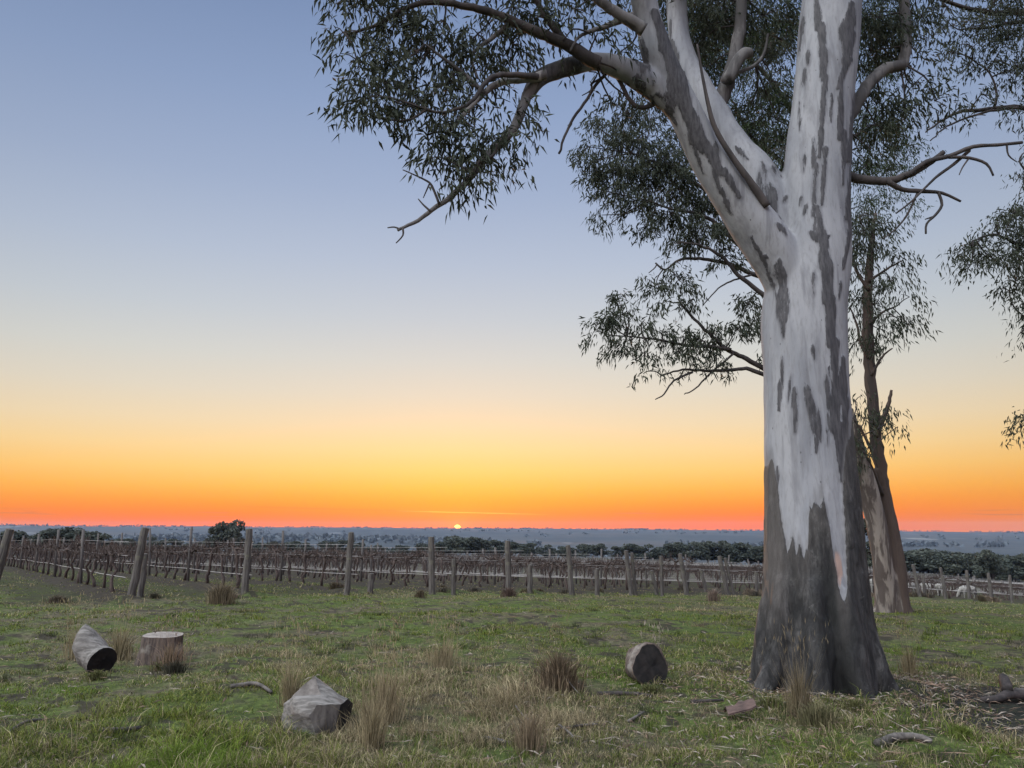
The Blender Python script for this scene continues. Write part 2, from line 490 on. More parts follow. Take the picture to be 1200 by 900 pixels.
M['wood_pale'] = wood('weathered pale log', (0.165, 0.152, 0.141), (0.08, 0.072, 0.066), (6, 34, 34), 0.7, (0.10, 0.08, 0.07))
M['wood_brown'] = wood('brown split log', (0.10, 0.074, 0.06), (0.038, 0.028, 0.025), (35, 35, 3), 0.7, (0.18, 0.16, 0.14))
M['wood_cut'] = wood('dark cut face', (0.016, 0.013, 0.012), (0.007, 0.006, 0.006), (12, 12, 12), 0.5)
M['wood_top'] = wood('pale sawn top', (0.24, 0.205, 0.18), (0.13, 0.11, 0.098), (8, 40, 8), 0.4)
M['stick'] = wood('fallen stick', (0.12, 0.105, 0.095), (0.045, 0.039, 0.036), (14, 14, 14), 0.5)
M['stick_dark'] = wood('charred stick', (0.05, 0.04, 0.038), (0.022, 0.019, 0.019), (14, 14, 14), 0.6)
m, t, b, o = newmat('drip hose'); b.inputs[0].default_value = (0.27, 0.25, 0.24, 1); b.inputs['Roughness'].default_value = 0.45; M['hose'] = m
m, t, b, o = newmat('galvanised wire'); b.inputs[0].default_value = (0.30, 0.28, 0.27, 1); b.inputs['Roughness'].default_value = 0.5; b.inputs['Metallic'].default_value = 0.5; M['wire'] = m
m, t, b, o = newmat('fleece')
nf = t.noise(objco(t), 14, 4); t.l.new(t.mix(nf, (0.27, 0.255, 0.23), (0.15, 0.14, 0.125)), b.inputs[0]); bump(t, b, nf, 0.6, 0.04); M['fleece'] = m

def ground_mat():
    m, t, b, o = newmat('paddock ground')
    co = t.add('ShaderNodeTexCoord').outputs['Object']
    n_big = t.noise(co, 0.23, 4, 0.6); n_mid = t.noise(co, 1.4, 5, 0.65); n_fine = t.noise(co, 11.0, 6, 0.7)
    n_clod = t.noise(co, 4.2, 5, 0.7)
    green = t.mix(t.smooth(n_fine, 0.35, 0.7), (0.034, 0.045, 0.014), (0.082, 0.108, 0.028))
    dry = t.mix(t.smooth(n_fine, 0.3, 0.7), (0.036, 0.030, 0.021), (0.115, 0.094, 0.064))
    k = t.smooth(t.math('ADD', t.math('MULTIPLY', n_mid, 0.6), t.math('MULTIPLY', n_big, 0.5)), 0.48, 0.66)
    col = t.mix(k, green, dry)
    col = t.mix(t.math('MULTIPLY', t.smooth(n_clod, 0.57, 0.68), 0.75), col, (0.030, 0.026, 0.020))  # dark clods, also standing in for shaded hollows
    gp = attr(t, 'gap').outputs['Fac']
    col = t.mix(t.math('MULTIPLY', t.smooth(t.math('ADD', gp, t.math('MULTIPLY', t.math('SUBTRACT', n_fine, 0.5), 1.2)), 0.35, 0.7), 0.85), col, t.mix(n_fine, (0.014, 0.012, 0.009), (0.045, 0.037, 0.028)))  # soil in the grass gaps darkened to paint in shaded hollows
    # charred soil to the right of the big tree
    d = t.vmath('DISTANCE', co, (4.75, 7.15, 0.05))
    sx = t.smooth(t.math('ADD', d, t.math('MULTIPLY', t.math('SUBTRACT', n_mid, 0.5), 1.8)), 1.75, 0.9)
    d2 = t.vmath('DISTANCE', co, (6.3, 7.0, 0.05))
    sx = t.math('MAXIMUM', sx, t.smooth(t.math('ADD', d2, t.math('MULTIPLY', t.math('SUBTRACT', n_mid, 0.5), 1.8)), 1.9, 1.0))
    col = t.mix(t.math('MULTIPLY', sx, 0.9), col, t.mix(n_fine, (0.007, 0.007, 0.008), (0.030, 0.027, 0.026)))
    # vineyard floor
    sp = t.add('ShaderNodeSeparateXYZ'); t.l.new(co, sp.inputs[0])
    X, Y, Z = sp.outputs
    pv = t.math('ADD', t.math('MULTIPLY', t.math('SUBTRACT', X, float(E0[0])), float(ROWD[0])), t.math('MULTIPLY', t.math('SUBTRACT', Y, float(E0[1])), float(ROWD[1])))
    wv = t.math('DIVIDE', t.math('ADD', t.math('MULTIPLY', t.math('SUBTRACT', X, float(E0[0])), float(HEAD[0])), t.math('MULTIPLY', t.math('SUBTRACT', Y, float(E0[1])), float(HEAD[1]))), ROW_S)
    fr = t.math('ABSOLUTE', t.math('SUBTRACT', t.math('FRACT', t.math('ADD', wv, 0.5)), 0.5))
    strip = t.smooth(t.math('ADD', fr, t.math('MULTIPLY', t.math('SUBTRACT', n_clod, 0.5), 0.22)), 0.26, 0.14)
    vcol = t.mix(t.math('MULTIPLY', strip, 0.9), t.mix(0.75, col, (0.026, 0.026, 0.014)), t.mix(n_fine, (0.014, 0.0115, 0.010), (0.044, 0.035, 0.028)))
    inv = t.smooth(pv, -0.9, 0.3)
    leftlim = t.smooth(wv, -0.8, -0.5)
    col = t.mix(t.math('MULTIPLY', inv, leftlim), col, vcol)
    r = t.vmath('LENGTH', co, (0, 0, 0))
    r = t.add('ShaderNodeVectorMath', operation='LENGTH'); t.l.new(co, r.inputs[0]); r = r.outputs['Value']
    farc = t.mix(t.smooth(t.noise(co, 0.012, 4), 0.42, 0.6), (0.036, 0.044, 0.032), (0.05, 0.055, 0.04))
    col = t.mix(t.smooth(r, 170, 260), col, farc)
    t.l.new(col, b.inputs[0]); bump(t, b, t.math('ADD', n_fine, n_clod), 0.8, 0.05)
    b.inputs['Roughness'].default_value = 0.95; b.inputs['Specular IOR Level'].default_value = 0.1
    return m
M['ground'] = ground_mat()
def hills_mat():
    m, t, b, o = newmat('wooded hills')
    co = t.add('ShaderNodeTexCoord').outputs['Object']
    mp = t.add('ShaderNodeMapping'); t.l.new(co, mp.inputs[0]); mp.inputs['Scale'].default_value = (1, 0.45, 1)
    n1 = t.noise(mp.outputs[0], 0.006, 5, 0.6); n2 = t.noise(co, 0.03, 4, 0.6)
    col = t.mix(t.smooth(n1, 0.45, 0.56), (0.027, 0.034, 0.041), (0.038, 0.044, 0.049))  # blue-grey distance haze is partly put into the hill colours
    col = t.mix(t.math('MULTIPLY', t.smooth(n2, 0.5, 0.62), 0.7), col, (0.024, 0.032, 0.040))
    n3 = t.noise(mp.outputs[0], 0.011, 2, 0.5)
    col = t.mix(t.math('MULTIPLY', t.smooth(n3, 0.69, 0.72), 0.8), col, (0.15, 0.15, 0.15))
    t.l.new(col, b.inputs[0]); b.inputs['Roughness'].default_value = 0.95
    return m
M['hills'] = hills_mat()

# ------------------------------------------------------------------ ground, hills
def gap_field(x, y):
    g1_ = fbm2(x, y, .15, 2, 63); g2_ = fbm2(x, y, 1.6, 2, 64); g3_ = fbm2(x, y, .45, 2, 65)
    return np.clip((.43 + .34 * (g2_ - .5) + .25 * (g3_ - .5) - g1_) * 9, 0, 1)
def sheet(name, radii, angs, mat, close):
    A, Rr = np.meshgrid(angs, radii)
    x = (np.sin(A) * Rr).ravel(); y = (np.cos(A) * Rr).ravel()
    z = H(x, y)
    n, k = len(radii), len(angs)
    i = np.arange(n - 1)[:, None]; j = np.arange(k if close else k - 1)[None, :]
    j2 = (j + 1) % k
    f = np.stack([i * k + j + 0 * i, i * k + j2, (i + 1) * k + j2, (i + 1) * k + j], -1).reshape(-1, 4)
    f = f[:, ::-1]
    me = npmesh(name, np.stack([x, y, z], 1), f, [mat], smooth=True)
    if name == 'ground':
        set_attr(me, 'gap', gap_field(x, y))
    o = link(name, me); o['kind'] = 'structure'
    return o
angs = np.concatenate([np.radians(np.arange(-62, 62, 0.28)), np.radians(np.arange(62, 298, 4.0))])
rad = [0.25]
while rad[-1] < 480: rad.append(rad[-1] * (1.05 if rad[-1] < 3.5 else (1.0105 if rad[-1] < 40 else 1.03)))
rad[-1] = 480.0
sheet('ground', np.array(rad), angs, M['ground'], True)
r2 = [480.0]
while r2[-1] < 3130: r2.append(r2[-1] * 1.02)
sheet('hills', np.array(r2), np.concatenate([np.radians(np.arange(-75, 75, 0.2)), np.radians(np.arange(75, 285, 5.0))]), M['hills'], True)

# ------------------------------------------------------------------ haze over the valley
HZ = newmat('valley haze')
hm, ht, hb, ho = HZ
ht.n.remove(hb)
pv_ = ht.add('ShaderNodeVolumePrincipled')
pv_.inputs['Color'].default_value = (0.50, 0.68, 1.0, 1)
pv_.inputs['Density'].default_value = 0.00006
pv_.inputs['Anisotropy'].default_value = 0.0
ht.l.new(pv_.outputs[0], ho.inputs['Volume'])
mb = MB()
X0, Y0, Zb, Zt = 3220, 3220, -52.0, 22.0
mb.add([(-X0, -X0, Zb), (X0, -X0, Zb), (X0, Y0, Zb), (-X0, Y0, Zb), (-X0, -X0, Zt), (X0, -X0, Zt), (X0, Y0, Zt), (-X0, Y0, Zt)],
       [(3, 2, 1, 0), (4, 5, 6, 7), (0, 1, 5, 4), (1, 2, 6, 5), (2, 3, 7, 6), (3, 0, 4, 7)])
hzo = mb.build('haze', hm, smooth=False); hzo['kind'] = 'stuff'
tag(hzo, 'thin blue evening haze lying over the valley and far hills', 'haze')

# ------------------------------------------------------------------ foliage
LEAF = 2.3
fol_pow = 0.62
class Foliage:
    def __init__(s, L, Wd, twig=(0.008, 0.004)):
        s.L, s.W = L, Wd; s.P = []; s.D = []; s.S = []; s.Ls = []; s.tw = MB(); s.twig = twig
    def clump(s, c, r, n, per=14, tipr=0.16, anchor=None, branch_r=0.012, spread=1.0, flow=0.55):
        """c centre, r (rx,ry,rz), n leaves gathered in drooping sprays about random twig tips"""
        c = np.array(c, float); r = np.array(r, float)
        k = max(1, int(n / per))
        if anchor is not None:
            a = np.array(anchor, float)
            mid = (a + c) / 2 + rng.normal(0, 0.08, 3) * np.linalg.norm(c - a)
            pts, rr = resample([a, mid, c], [branch_r, branch_r * 0.75, branch_r * 0.5], 5)
            s.tw.tube(pts, rr, 5, 1, False)
        for _ in range(k):
            d = rng.normal(0, 1, 3); d /= np.linalg.norm(d)
            q = c + d * r * rng.uniform(0.10, 1.0) ** fol_pow
            if rng.random() < 0.45:
                mid = (c * 0.55 + q * 0.45) + np.array((0, 0, 0.10)) * np.linalg.norm(q - c)
                s.tw.tube([c, mid, q], [s.twig[0], s.twig[0] * 0.8, s.twig[1]], 3, 1, False)
            m = max(3, int(rng.poisson(per)))
            out = (q - c); out[2] *= 0.3; nn = np.linalg.norm(out); out = out / nn if nn > 1e-6 else d
            # leaves strung along a short drooping spray
            tt = rng.uniform(0, 1, m)
            base = q[None, :] + out[None, :] * (tt[:, None] * tipr * 1.5) + np.stack([np.zeros(m), np.zeros(m), -tt ** 2 * tipr * 1.3], 1) + np.clip(rng.normal(0, tipr * 0.52, (m, 3)), -tipr * 1.1, tipr * 1.1) * np.array((1, 1, 0.8))
            dirs = rng.normal(0, 0.45, (m, 3)) * spread + out[None, :] * flow * 0.6 + np.array((0, 0, -flow * 1.35))
            dirs /= np.linalg.norm(dirs, axis=1)[:, None]
            s.P.append(base); s.D.append(dirs); s.S.append(rng.normal(0, 1, (m, 3))); s.Ls.append(rng.uniform(0.6, 1.25, m))
    def build(s, name, leaf, twigmat, parent):
        P = np.concatenate(s.P); D = np.concatenate(s.D); S = np.concatenate(s.S); L = np.concatenate(s.Ls) * s.L
        S = S - D * np.sum(S * D, 1)[:, None]; S /= np.linalg.norm(S, axis=1)[:, None] + 1e-9
        w = (s.W * rng.uniform(0.75, 1.2, len(P)))[:, None]; L = L[:, None]
        N = np.cross(D, S)
        v0 = P; v1 = P + D * L * 0.38 + S * w * 0.5 + N * L * 0.05; v3 = P + D * L * 0.38 - S * w * 0.5 + N * L * 0.05
        v2 = P + D * L + np.array((0, 0, -1)) * L * 0.12
        V = np.stack([v0, v1, v2, v3], 1).reshape(-1, 3)
        n = len(P); Fq = np.arange(4 * n).reshape(n, 4)
        mi = np.zeros(n, int)
        if s.tw.n:
            tv = np.array(s.tw.v); tf = np.array(s.tw.f)
            Fq = np.concatenate([Fq, tf + len(V)]); V = np.concatenate([V, tv]); mi = np.concatenate([mi, np.ones(len(tf), int)])
        me = npmesh(name, V, Fq, [leaf, twigmat], mi=mi, smooth=False)
        return link(name, me, parent)

def px_path(pts, Y0, Y1=None):
    """photo points -> world path; a point may carry its own depth"""
    out = []; n = len(pts)
    for i, p in enumerate(pts):
        Y = p[2] if len(p) > 2 else (Y0 if Y1 is None else Y0 + (Y1 - Y0) * i / (n - 1))
        out.append(at(p[0], p[1], Y))
    return out
def limb(parent, pts, w0, w1, Y0, Y1, mat, name='limb', sides=9, gnarl=0.025, store=None, n=None):
    P = px_path(pts, Y0, Y1); k = len(P)
    rads = [m_px(w0 + (w1 - w0) * i / (k - 1), (P[i].y)) / 2 for i in range(k)]
    n = n or (k - 1) * 5
    P, rr = resample(P, rads, n)
    L = sum((P[i + 1] - P[i]).length for i in range(n)) / n
    for i in range(1, n):
        P[i] = P[i] + Vector((random.gauss(0, 1), random.gauss(0, 1), random.gauss(0, 1))) * gnarl * min(L, 0.5) * 2
    mb = MB(); mb.tube(P, rr, sides, 0, True, 0.05)
    o = mb.build(name, mat, parent)
    if store is not None: store.extend([np.array(p) for p in P[1:]])
    return o
def dead_twig(parent, pts, w0, w1, Y):
    mb = MB(); P = px_path(pts, Y); k = len(P)
    rads = [m_px(w0 + (w1 - w0) * i / (k - 1), P[i].y) / 2 for i in range(k)]
    P, rr = resample(P, rads, (k - 1) * 3); mb.tube(P, rr, 5, 0, True, 0.08)
    mb.build('dead_twig', M['limb_dark'], parent)
def nearest(store, c, avoid=None):
    a = np.array(store); d = np.linalg.norm(a - np.array(c)[None, :], axis=1)
    return a[int(np.argmin(d))]
def px_clumps(fol, clumps, cov, store, Yd=0.0, depth_r=0.9, **kw):
    for c in clumps:
        px, py, rx, ry, Y = c[:5]; cv = c[5] if len(c) > 5 else cov
        C = at(px, py, Y)
        sx, sz = m_px(rx, Y), m_px(ry, Y)
        n = LEAF * cv * math.pi * sx * sz / (0.5 * fol.L * fol.W)
        anc = nearest(store, C) if store else None
        if anc is not None and np.linalg.norm(anc - np.array(C)) > 2.6 * max(sx, sz) + 1.2: anc = None
        fol.clump(C, (sx, max(sx, sz) * depth_r, sz), n, anchor=anc, **kw)

# ------------------------------------------------------------------ the big gum
TY = 8.0
tree_base = gnd(962, TY)
T1 = empty('gum_tree', tree_base, 'huge pale gum tree with forked trunk and dark rough bark round its foot', 'tree')
mb = MB()
axis_px = [(963, 850, 136), (963, 822, 131), (961, 790, 125), (959, 740, 121), (957, 690, 113), (953, 620, 106), (947, 540, 99), (944, 460, 96), (942, 400, 96), (944, 350, 92),
           (952, 300, 84), (955, 250, 78), (958, 190, 75), (964, 120, 71), (971, 50, 69), (976, -10, 67), (984, -120, 62), (990, -300, 52), (985, -520, 40), (975, -760, 25), (970, -950, 12)]
def ax(pts, Y0, Y1):
    P = []; rr = []
    for i, (x, y, w) in enumerate(pts):
        Y = Y0 + (Y1 - Y0) * i / (len(pts) - 1)
        P.append(at(x, y, Y)); rr.append(m_px(w, Y * 1.0) / 2 * (1 / math.cos(0)) )
    return P, rr
# metres per pixel grows away from the image centre; compensate with the true depth along the view axis
def true_depth(p): return p.y * CP + (p.z - CAM_H) * SP
def ax2(pts, Y0, Y1):
    P = []; rr = []
    for i, (x, y, w) in enumerate(pts):
        Y = Y0 + (Y1 - Y0) * i / (len(pts) - 1)
        p = at(x, y, Y); P.append(p); rr.append(w * true_depth(p) / F_PX / 2)
    return P, rr
MAINP, MAINR = ax2(axis_px, TY, TY + 0.6)
P, rr = resample(MAINP, MAINR, 90); mb.tube(P, rr, 28)
left_px = [(938, 385, 52), (926, 335, 54), (901, 288, 56), (871, 248, 52), (846, 212, 47), (824, 175, 43), (803, 132, 41), (784, 95, 38), (770, 60, 34), (759, 20, 30), (752, -15, 30), (742, -80, 27), (738, -200, 20), (750, -330, 12)]
LEFTP, LEFTR = ax2(left_px, TY + 0.27, TY - 0.45)
P, rr = resample(LEFTP, LEFTR, 60); mb.tube(P, rr, 22)
third_px = [(925, 285, 50), (902, 236, 50), (884, 203, 48), (862, 178, 44), (842, 148, 38), (822, 112, 33), (806, 78, 28), (795, 40, 24), (790, -40, 20), (780, -140, 12)]
THIRDP, THIRDR = ax2(third_px, TY + 0.36, TY + 1.4)
P, rr = resample(THIRDP, THIRDR, 50); mb.tube(P, rr, 18)
# left bough leaves the left leader
bough_px = [(796, 128, 34), (772, 104, 32), (745, 88, 28), (722, 78, 25), (700, 72, 23), (680, 75, 22), (655, 82, 20), (632, 92, 18), (618, 112, 15)]
BOUGHP, BOUGHR = ax2(bough_px, TY - 0.08, TY - 0.5)
P, rr = resample(BOUGHP, BOUGHR, 40); mb.tube(P, rr, 14)
# root flare
for a, ln, w in ((200, 0.52, .20), (165, 0.40, .2), (250, 0.30, .22), (285, 0.35, .24), (330, 0.28, .2), (355, 0.10, .18), (30, 0.15, .2), (80, 0.4, .25), (120, 0.4, .25)):
    ca, sa = math.cos(R(a)), math.sin(R(a)); b = MAINP[1]
    pts = [Vector((b.x + ca * .34, b.y + sa * .34, tree_base.z + 1.0)), Vector((b.x + ca * .46, b.y + sa * .46, tree_base.z + .42)), Vector((b.x + ca * (.50 + ln * .12), b.y + sa * (.50 + ln * .12), tree_base.z + .1)), Vector((b.x + ca * (.56 + ln * .3), b.y + sa * (.56 + ln * .3), tree_base.z - .14))]
    P, rr = resample(pts, [w * .35, w * .6, w * .55, w * .3], 10); mb.tube(P, rr, 10)
me = remeshed(mb, 0.021, 14, 0.5)
co = get_co(me); no = get_no(me)
zrel = co[:, 2] - tree_base.z
disp = (fbm(co * np.array((1.6, 1.6, 0.9)), 3, 31) - 0.5) * 0.07 + (fbm(co * np.array((9, 9, 2.5)), 3, 33) - 0.5) * 0.016
lowf = np.clip((1.7 - zrel) / 1.4, 0, 1)
disp = disp + lowf * ((fbm(co * np.array((6, 6, 1.0)), 3, 35) - 0.5) * 0.15 + (fbm(co * np.array((18, 18, 5)), 3, 36) - 0.5) * 0.045)
co = co + no * disp[:, None]
# --- bark marks, laid out round the trunk by angle and height
tz = np.array([p.z for p in MAINP[:11]]); tx = np.array([p.x for p in MAINP[:11]]); ty_ = np.array([p.y for p in MAINP[:11]])
cx = np.interp(co[:, 2], tz, tx); cy = np.interp(co[:, 2], tz, ty_); cr = np.interp(co[:, 2], tz, np.array(MAINR[:11]))
persp = np.where(co[:, 1] < cy, cy / np.maximum(co[:, 1], 1), 1.0)
s_lat = np.clip((co[:, 0] * persp - cx) / cr, -1.2, 1.2)
facing_cam = (co[:, 1] - cy) < 0.12
def row_z(py): return at(950, py, TY - 0.45).z
bs = np.array([-1.2, -.95, -.84, -.74, -.68, -.56, -.45, -.38, -.30, -.22, -.14, -.06, 0.02, .12, .20, .28, .33, .39, .46, .58, .65, .69, .74, .85, 1.2])
bp = np.array([548, 538, 532, 550, 610, 650, 632, 655, 640, 656, 646, 600, 590, 586, 600, 588, 612, 655, 690, 694, 668, 610, 560, 530, 480])
bz = np.array([row_z(p) for p in bp])
bnd = np.where(facing_cam, np.interp(s_lat, bs, bz), 1.9 + 0.35 * np.sin(s_lat * 7))
bnd = bnd + (fbm(np.stack([s_lat * 4.5, co[:, 1] * 2, co[:, 2] * .6], 1), 3, 47) - .5) * .34 + (fbm(np.stack([s_lat * 16, co[:, 1] * 6, co[:, 2] * 1.5], 1), 2, 48) - .5) * .16
low = 0.5 + (bnd - co[:, 2]) / 0.42
low = np.clip(low, 0, 1)
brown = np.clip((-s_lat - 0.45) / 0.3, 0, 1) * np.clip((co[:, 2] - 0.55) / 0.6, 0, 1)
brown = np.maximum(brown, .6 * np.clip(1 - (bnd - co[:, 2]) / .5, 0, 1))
char = np.clip(1.0 - np.abs(s_lat - 0.35) / 0.75, 0, 1) * np.clip((1.45 - zrel) / 0.5, 0, 1) * facing_cam
red = np.exp(-((s_lat - .47) / .12) ** 2 - ((co[:, 2] - row_z(668)) / .20) ** 2) * facing_cam
streaks = [([(957, 0), (962, 30), (966, 60), (967, 90), (967, 175), (968, 235)], 9), ([(997, 5), (996, 40), (993, 70), (985, 100)], 15), ([(986, 93), (989, 155), (992, 212)], 6),
           ([(953, 162), (956, 193), (957, 249), (955, 272)], 4), ([(950, 272), (962, 282), (972, 276)], 9), ([(958, 243), (965, 273), (970, 310), (973, 350), (978, 400), (981, 443), (984, 500)], 11),
           ([(880, 277), (888, 290), (895, 303), (907, 333), (917, 370)], 3.5), ([(894, 300), (900, 302)], 4), ([(850, 231), (853, 240), (858, 250)], 6), ([(947, 60), (948, 74)], 6), ([(943, 182), (943, 200)], 3),
           ([(939, 230), (939, 240)], 3.5), ([(945, 240), (943, 250)], 3.5), ([(767, 15), (782, 52), (795, 88), (808, 130), (826, 170), (848, 200), (868, 228)], 15), ([(751, 47), (758, 70), (767, 97)], 4),
           ([(835, 195), (846, 222), (856, 238)], 5), ([(808, 140), (812, 165), (826, 200)], 5), ([(915, 444), (915, 480)], 3.5), ([(931, 455), (932, 475), (934, 506)], 5), ([(957, 488), (959, 530)], 4.5), ([(968, 440), (973, 484)], 4.5),
           ([(978, 430), (983, 500), (994, 560), (1003, 640)], 13), ([(988, 420), (990, 470), (994, 530), (999, 570)], 9), ([(1004, 600), (1006, 660)], 9), ([(971, 430), (976, 520)], 3), ([(911, 547), (912, 580)], 4), ([(953, 320), (955, 345)], 3), ([(985, 330), (984, 350)], 3), ([(917, 418), (919, 450)], 3), ([(952, 405), (955, 420)], 3),
           ([(910, 262), (917, 268), (922, 276)], 5), ([(918, 236), (922, 230)], 3), ([(893, 190), (899, 208)], 4), ([(905, 195), (909, 203)], 4), ([(862, 172), (878, 186)], 4), ([(927, 440), (926, 470)], 2.5), ([(1003, 110), (1001, 180), (999, 250), (993, 310)], 8),
           ([(942, 20), (940, 60)], 4), ([(975, 110), (976, 140)], 3), ([(937, 120), (940, 150)], 2)]
dark = np.zeros(len(co)); wn_ = fbm(co * np.array((11, 11, 2.6)), 3, 43)
for pts, w in streaks:
    Pw = [np.array(at(x, y, TY - 0.42)) for x, y in pts]; ws = w * TY / F_PX
    for si, (a_, b_) in enumerate(zip(Pw[:-1], Pw[1:])):
        ab = b_ - a_; ab2 = ab[[0, 2]]
        rel = (co - a_)[:, [0, 2]]
        # the marks run down the near side of the bark, so measure across the stem at its own depth
        scale = np.maximum((co[:, 1] * CP + (co[:, 2] - CAM_H) * SP) / ((TY - 0.42) * CP + (a_[2] - CAM_H) * SP), 0.5)
        q0 = co[:, 0] / scale; q2 = (co[:, 2] - CAM_H) / scale + CAM_H
        rel = np.stack([q0 - a_[0], q2 - a_[2]], 1)
        t_ = np.clip((rel @ ab2) / max(ab2 @ ab2, 1e-6), 0, 1)
        d_ = np.linalg.norm(rel - t_[:, None] * ab2[None, :], axis=1)
        tt = (si + t_) / (len(pts) - 1)
        wv_ = ws * .62 * (.45 + .55 * np.minimum(1, tt * 5)) * (1 - .72 * tt ** 2.5) * (.35 + 1.3 * wn_)
        dark = np.maximum(dark, np.clip(0.5 + (wv_ - d_) / 0.04 * 0.5, 0, 1.0) * (no[:, 1] < 0.25))
# marks on the sides the photograph does not show
pat = fbm(co * np.array((4.5, 4.5, 0.75)), 3, 41)
dark = np.maximum(dark, np.where(no[:, 1] > 0.15, np.clip((pat - 0.55) * 6, 0, 0.9), 0))
dark = np.maximum(dark, np.clip((pat - 0.64) * 7, 0, 0.62))
bx = at(700, 75, 7.7).x; bx2 = at(668, 75, 7.6).x
dark = np.maximum(dark, np.clip((bx - co[:, 0]) / (bx - bx2), 0, 1) * .9)
sm01 = lambda v: np.clip(v, 0, 1) ** 2 * (3 - 2 * np.clip(v, 0, 1))
co = co + no * (0.010 * sm01((dark - .3) / .4) + 0.022 * sm01((low - .35) / .3) * np.clip((2.6 - co[:, 2]) / .8, 0, 1))[:, None]
set_co(me, co)
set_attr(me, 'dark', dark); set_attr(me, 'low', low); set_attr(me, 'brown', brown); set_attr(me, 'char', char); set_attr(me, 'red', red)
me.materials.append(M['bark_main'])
TR = link('trunk', me, T1)

st = []
LP, LD, LG = M['limb_pale'], M['limb_dark'], M['limb_grey']
limb(T1, [(632, 90), (618, 112), (602, 150), (574, 180), (553, 205), (540, 220), (518, 238), (490, 258), (466, 270)], 15, 3.5, 7.5, 7.0, LG, store=st)
limb(T1, [(640, 88), (612, 93), (588, 96), (566, 110), (545, 132), (524, 156)], 13, 4, 7.4, 7.1, LP, store=st)
limb(T1, [(630, 90), (606, 88), (580, 89), (566, 100), (552, 120), (520, 132), (500, 128)], 9, 3, 7.3, 6.8, LD, store=st)
limb(T1, [(700, 74), (686, 66), (664, 52), (640, 42), (612, 30), (580, 16), (548, 8), (505, 2), (470, 12), (440, 30), (405, 40)], 19, 3, 7.5, 6.9, LD, store=st)
limb(T1, [(600, 26), (575, 45), (553, 66), (560, 92)], 7, 3, 7.3, 7.2, LG, store=st)
limb(T1, [(568, 110), (545, 88), (520, 68), (498, 52)], 7, 2.5, 7.2, 7.0, LG, store=st)
limb(T1, [(505, 2), (470, -20), (430, -15), (395, 5)], 9, 3, 7.1, 6.8, LD, store=st)
limb(T1, [(664, 52), (640, 20), (622, -10), (600, -60)], 10, 5, 7.4, 7.2, LD, store=st)
limb(T1, [(755, 35), (735, 22), (716, 10), (696, -6), (670, -40), (630, -90)], 18, 7, 7.4, 7.2, LG, store=st)
limb(T1, [(553, 205), (562, 190), (578, 182), (582, 168)], 6, 3, 7.05, 7.0, LD, store=st)
limb(T1, [(800, 128), (778, 118), (756, 126), (740, 120), (720, 86), (704, 92), (688, 116), (668, 146), (655, 180)], 7, 3, 8.0, 7.7, LD, 'dead_limb', store=None)
limb(T1, [(742, 18), (722, 26), (706, 32), (688, 38), (676, 46), (668, 60)], 10, 2, 7.4, 7.3, LG, 'dead_limb')
# inner limb rising between the leaders
limb(T1, [(836, 168), (842, 124), (854, 92), (862, 60), (868, 20), (872, -30), (880, -120)], 22, 12, 8.95, 9.2, LG, store=st)
limb(T1, [(860, 86), (878, 80), (894, 66), (900, 40)], 6, 3, 8.95, 9.2, LG, store=st)
limb(T1, [(852, 95), (868, 66), (878, 62)], 16, 14, 8.8, 8.9, LG, 'broken_stub')
# limbs to the right behind the right leader
limb(T1, [(985, 150), (1004, 122), (1018, 98), (1040, 80), (1058, 74), (1062, 48), (1060, 15), (1056, -40), (1070, -140)], 17, 12, 8.6, 9.0, LG, store=st)
limb(T1, [(985, 205), (1010, 210), (1040, 212), (1064, 205), (1088, 192), (1106, 178)], 13, 6, 8.5, 8.3, LD, 'dead_limb')
dead_twig(T1, [(1062, 207), (1085, 190), (1112, 183), (1140, 172), (1168, 170), (1198, 167)], 7, 4, 8.3)
dead_twig(T1, [(1112, 184), (1136, 185), (1156, 192), (1164, 206)], 5, 2.5, 8.3)
dead_twig(T1, [(1136, 176), (1118, 192), (1100, 205), (1088, 216), (1068, 236), (1050, 250)], 5, 2, 8.35)
dead_twig(T1, [(1040, 212), (1058, 222), (1082, 224), (1104, 226), (1126, 236)], 8, 3, 8.4)
dead_twig(T1, [(1100, 226), (1104, 240), (1096, 252), (1086, 262), (1085, 274)], 4, 2.5, 8.4)
dead_twig(T1, [(1096, 253), (1084, 257)], 2.5, 1.5, 8.4)
dead_twig(T1, [(1075, 226), (1064, 250), (1050, 268), (1034, 280)], 3, 1.5, 8.5)
dead_twig(T1, [(1135, 186), (1128, 196), (1124, 205)], 2.5, 1.2, 8.3)
dead_twig(T1, [(1180, 170), (1182, 182), (1192, 190)], 3, 1.2, 8.3)
dead_twig(T1, [(515, 240), (506, 218), (500, 212), (488, 206), (472, 199)], 4, 1.4, 7.05)
dead_twig(T1, [(503, 216), (496, 232)], 2.5, 1.2, 7.05)
dead_twig(T1, [(505, 248), (496, 240), (490, 233)], 3, 1.4, 7.0)
dead_twig(T1, [(470, 269), (462, 266), (454, 267)], 3, 1.4, 7.0)
dead_twig(T1, [(472, 268), (472, 276), (464, 285)], 3, 1.4, 7.0)
dead_twig(T1, [(704, 92), (694, 98), (692, 106), (682, 112)], 3, 1.3, 7.8)
dead_twig(T1, [(692, 100), (700, 86), (690, 84)], 2.5, 1.3, 7.8)
dead_twig(T1, [(690, 38), (672, 34), (660, 48)], 3, 1.3, 7.3)

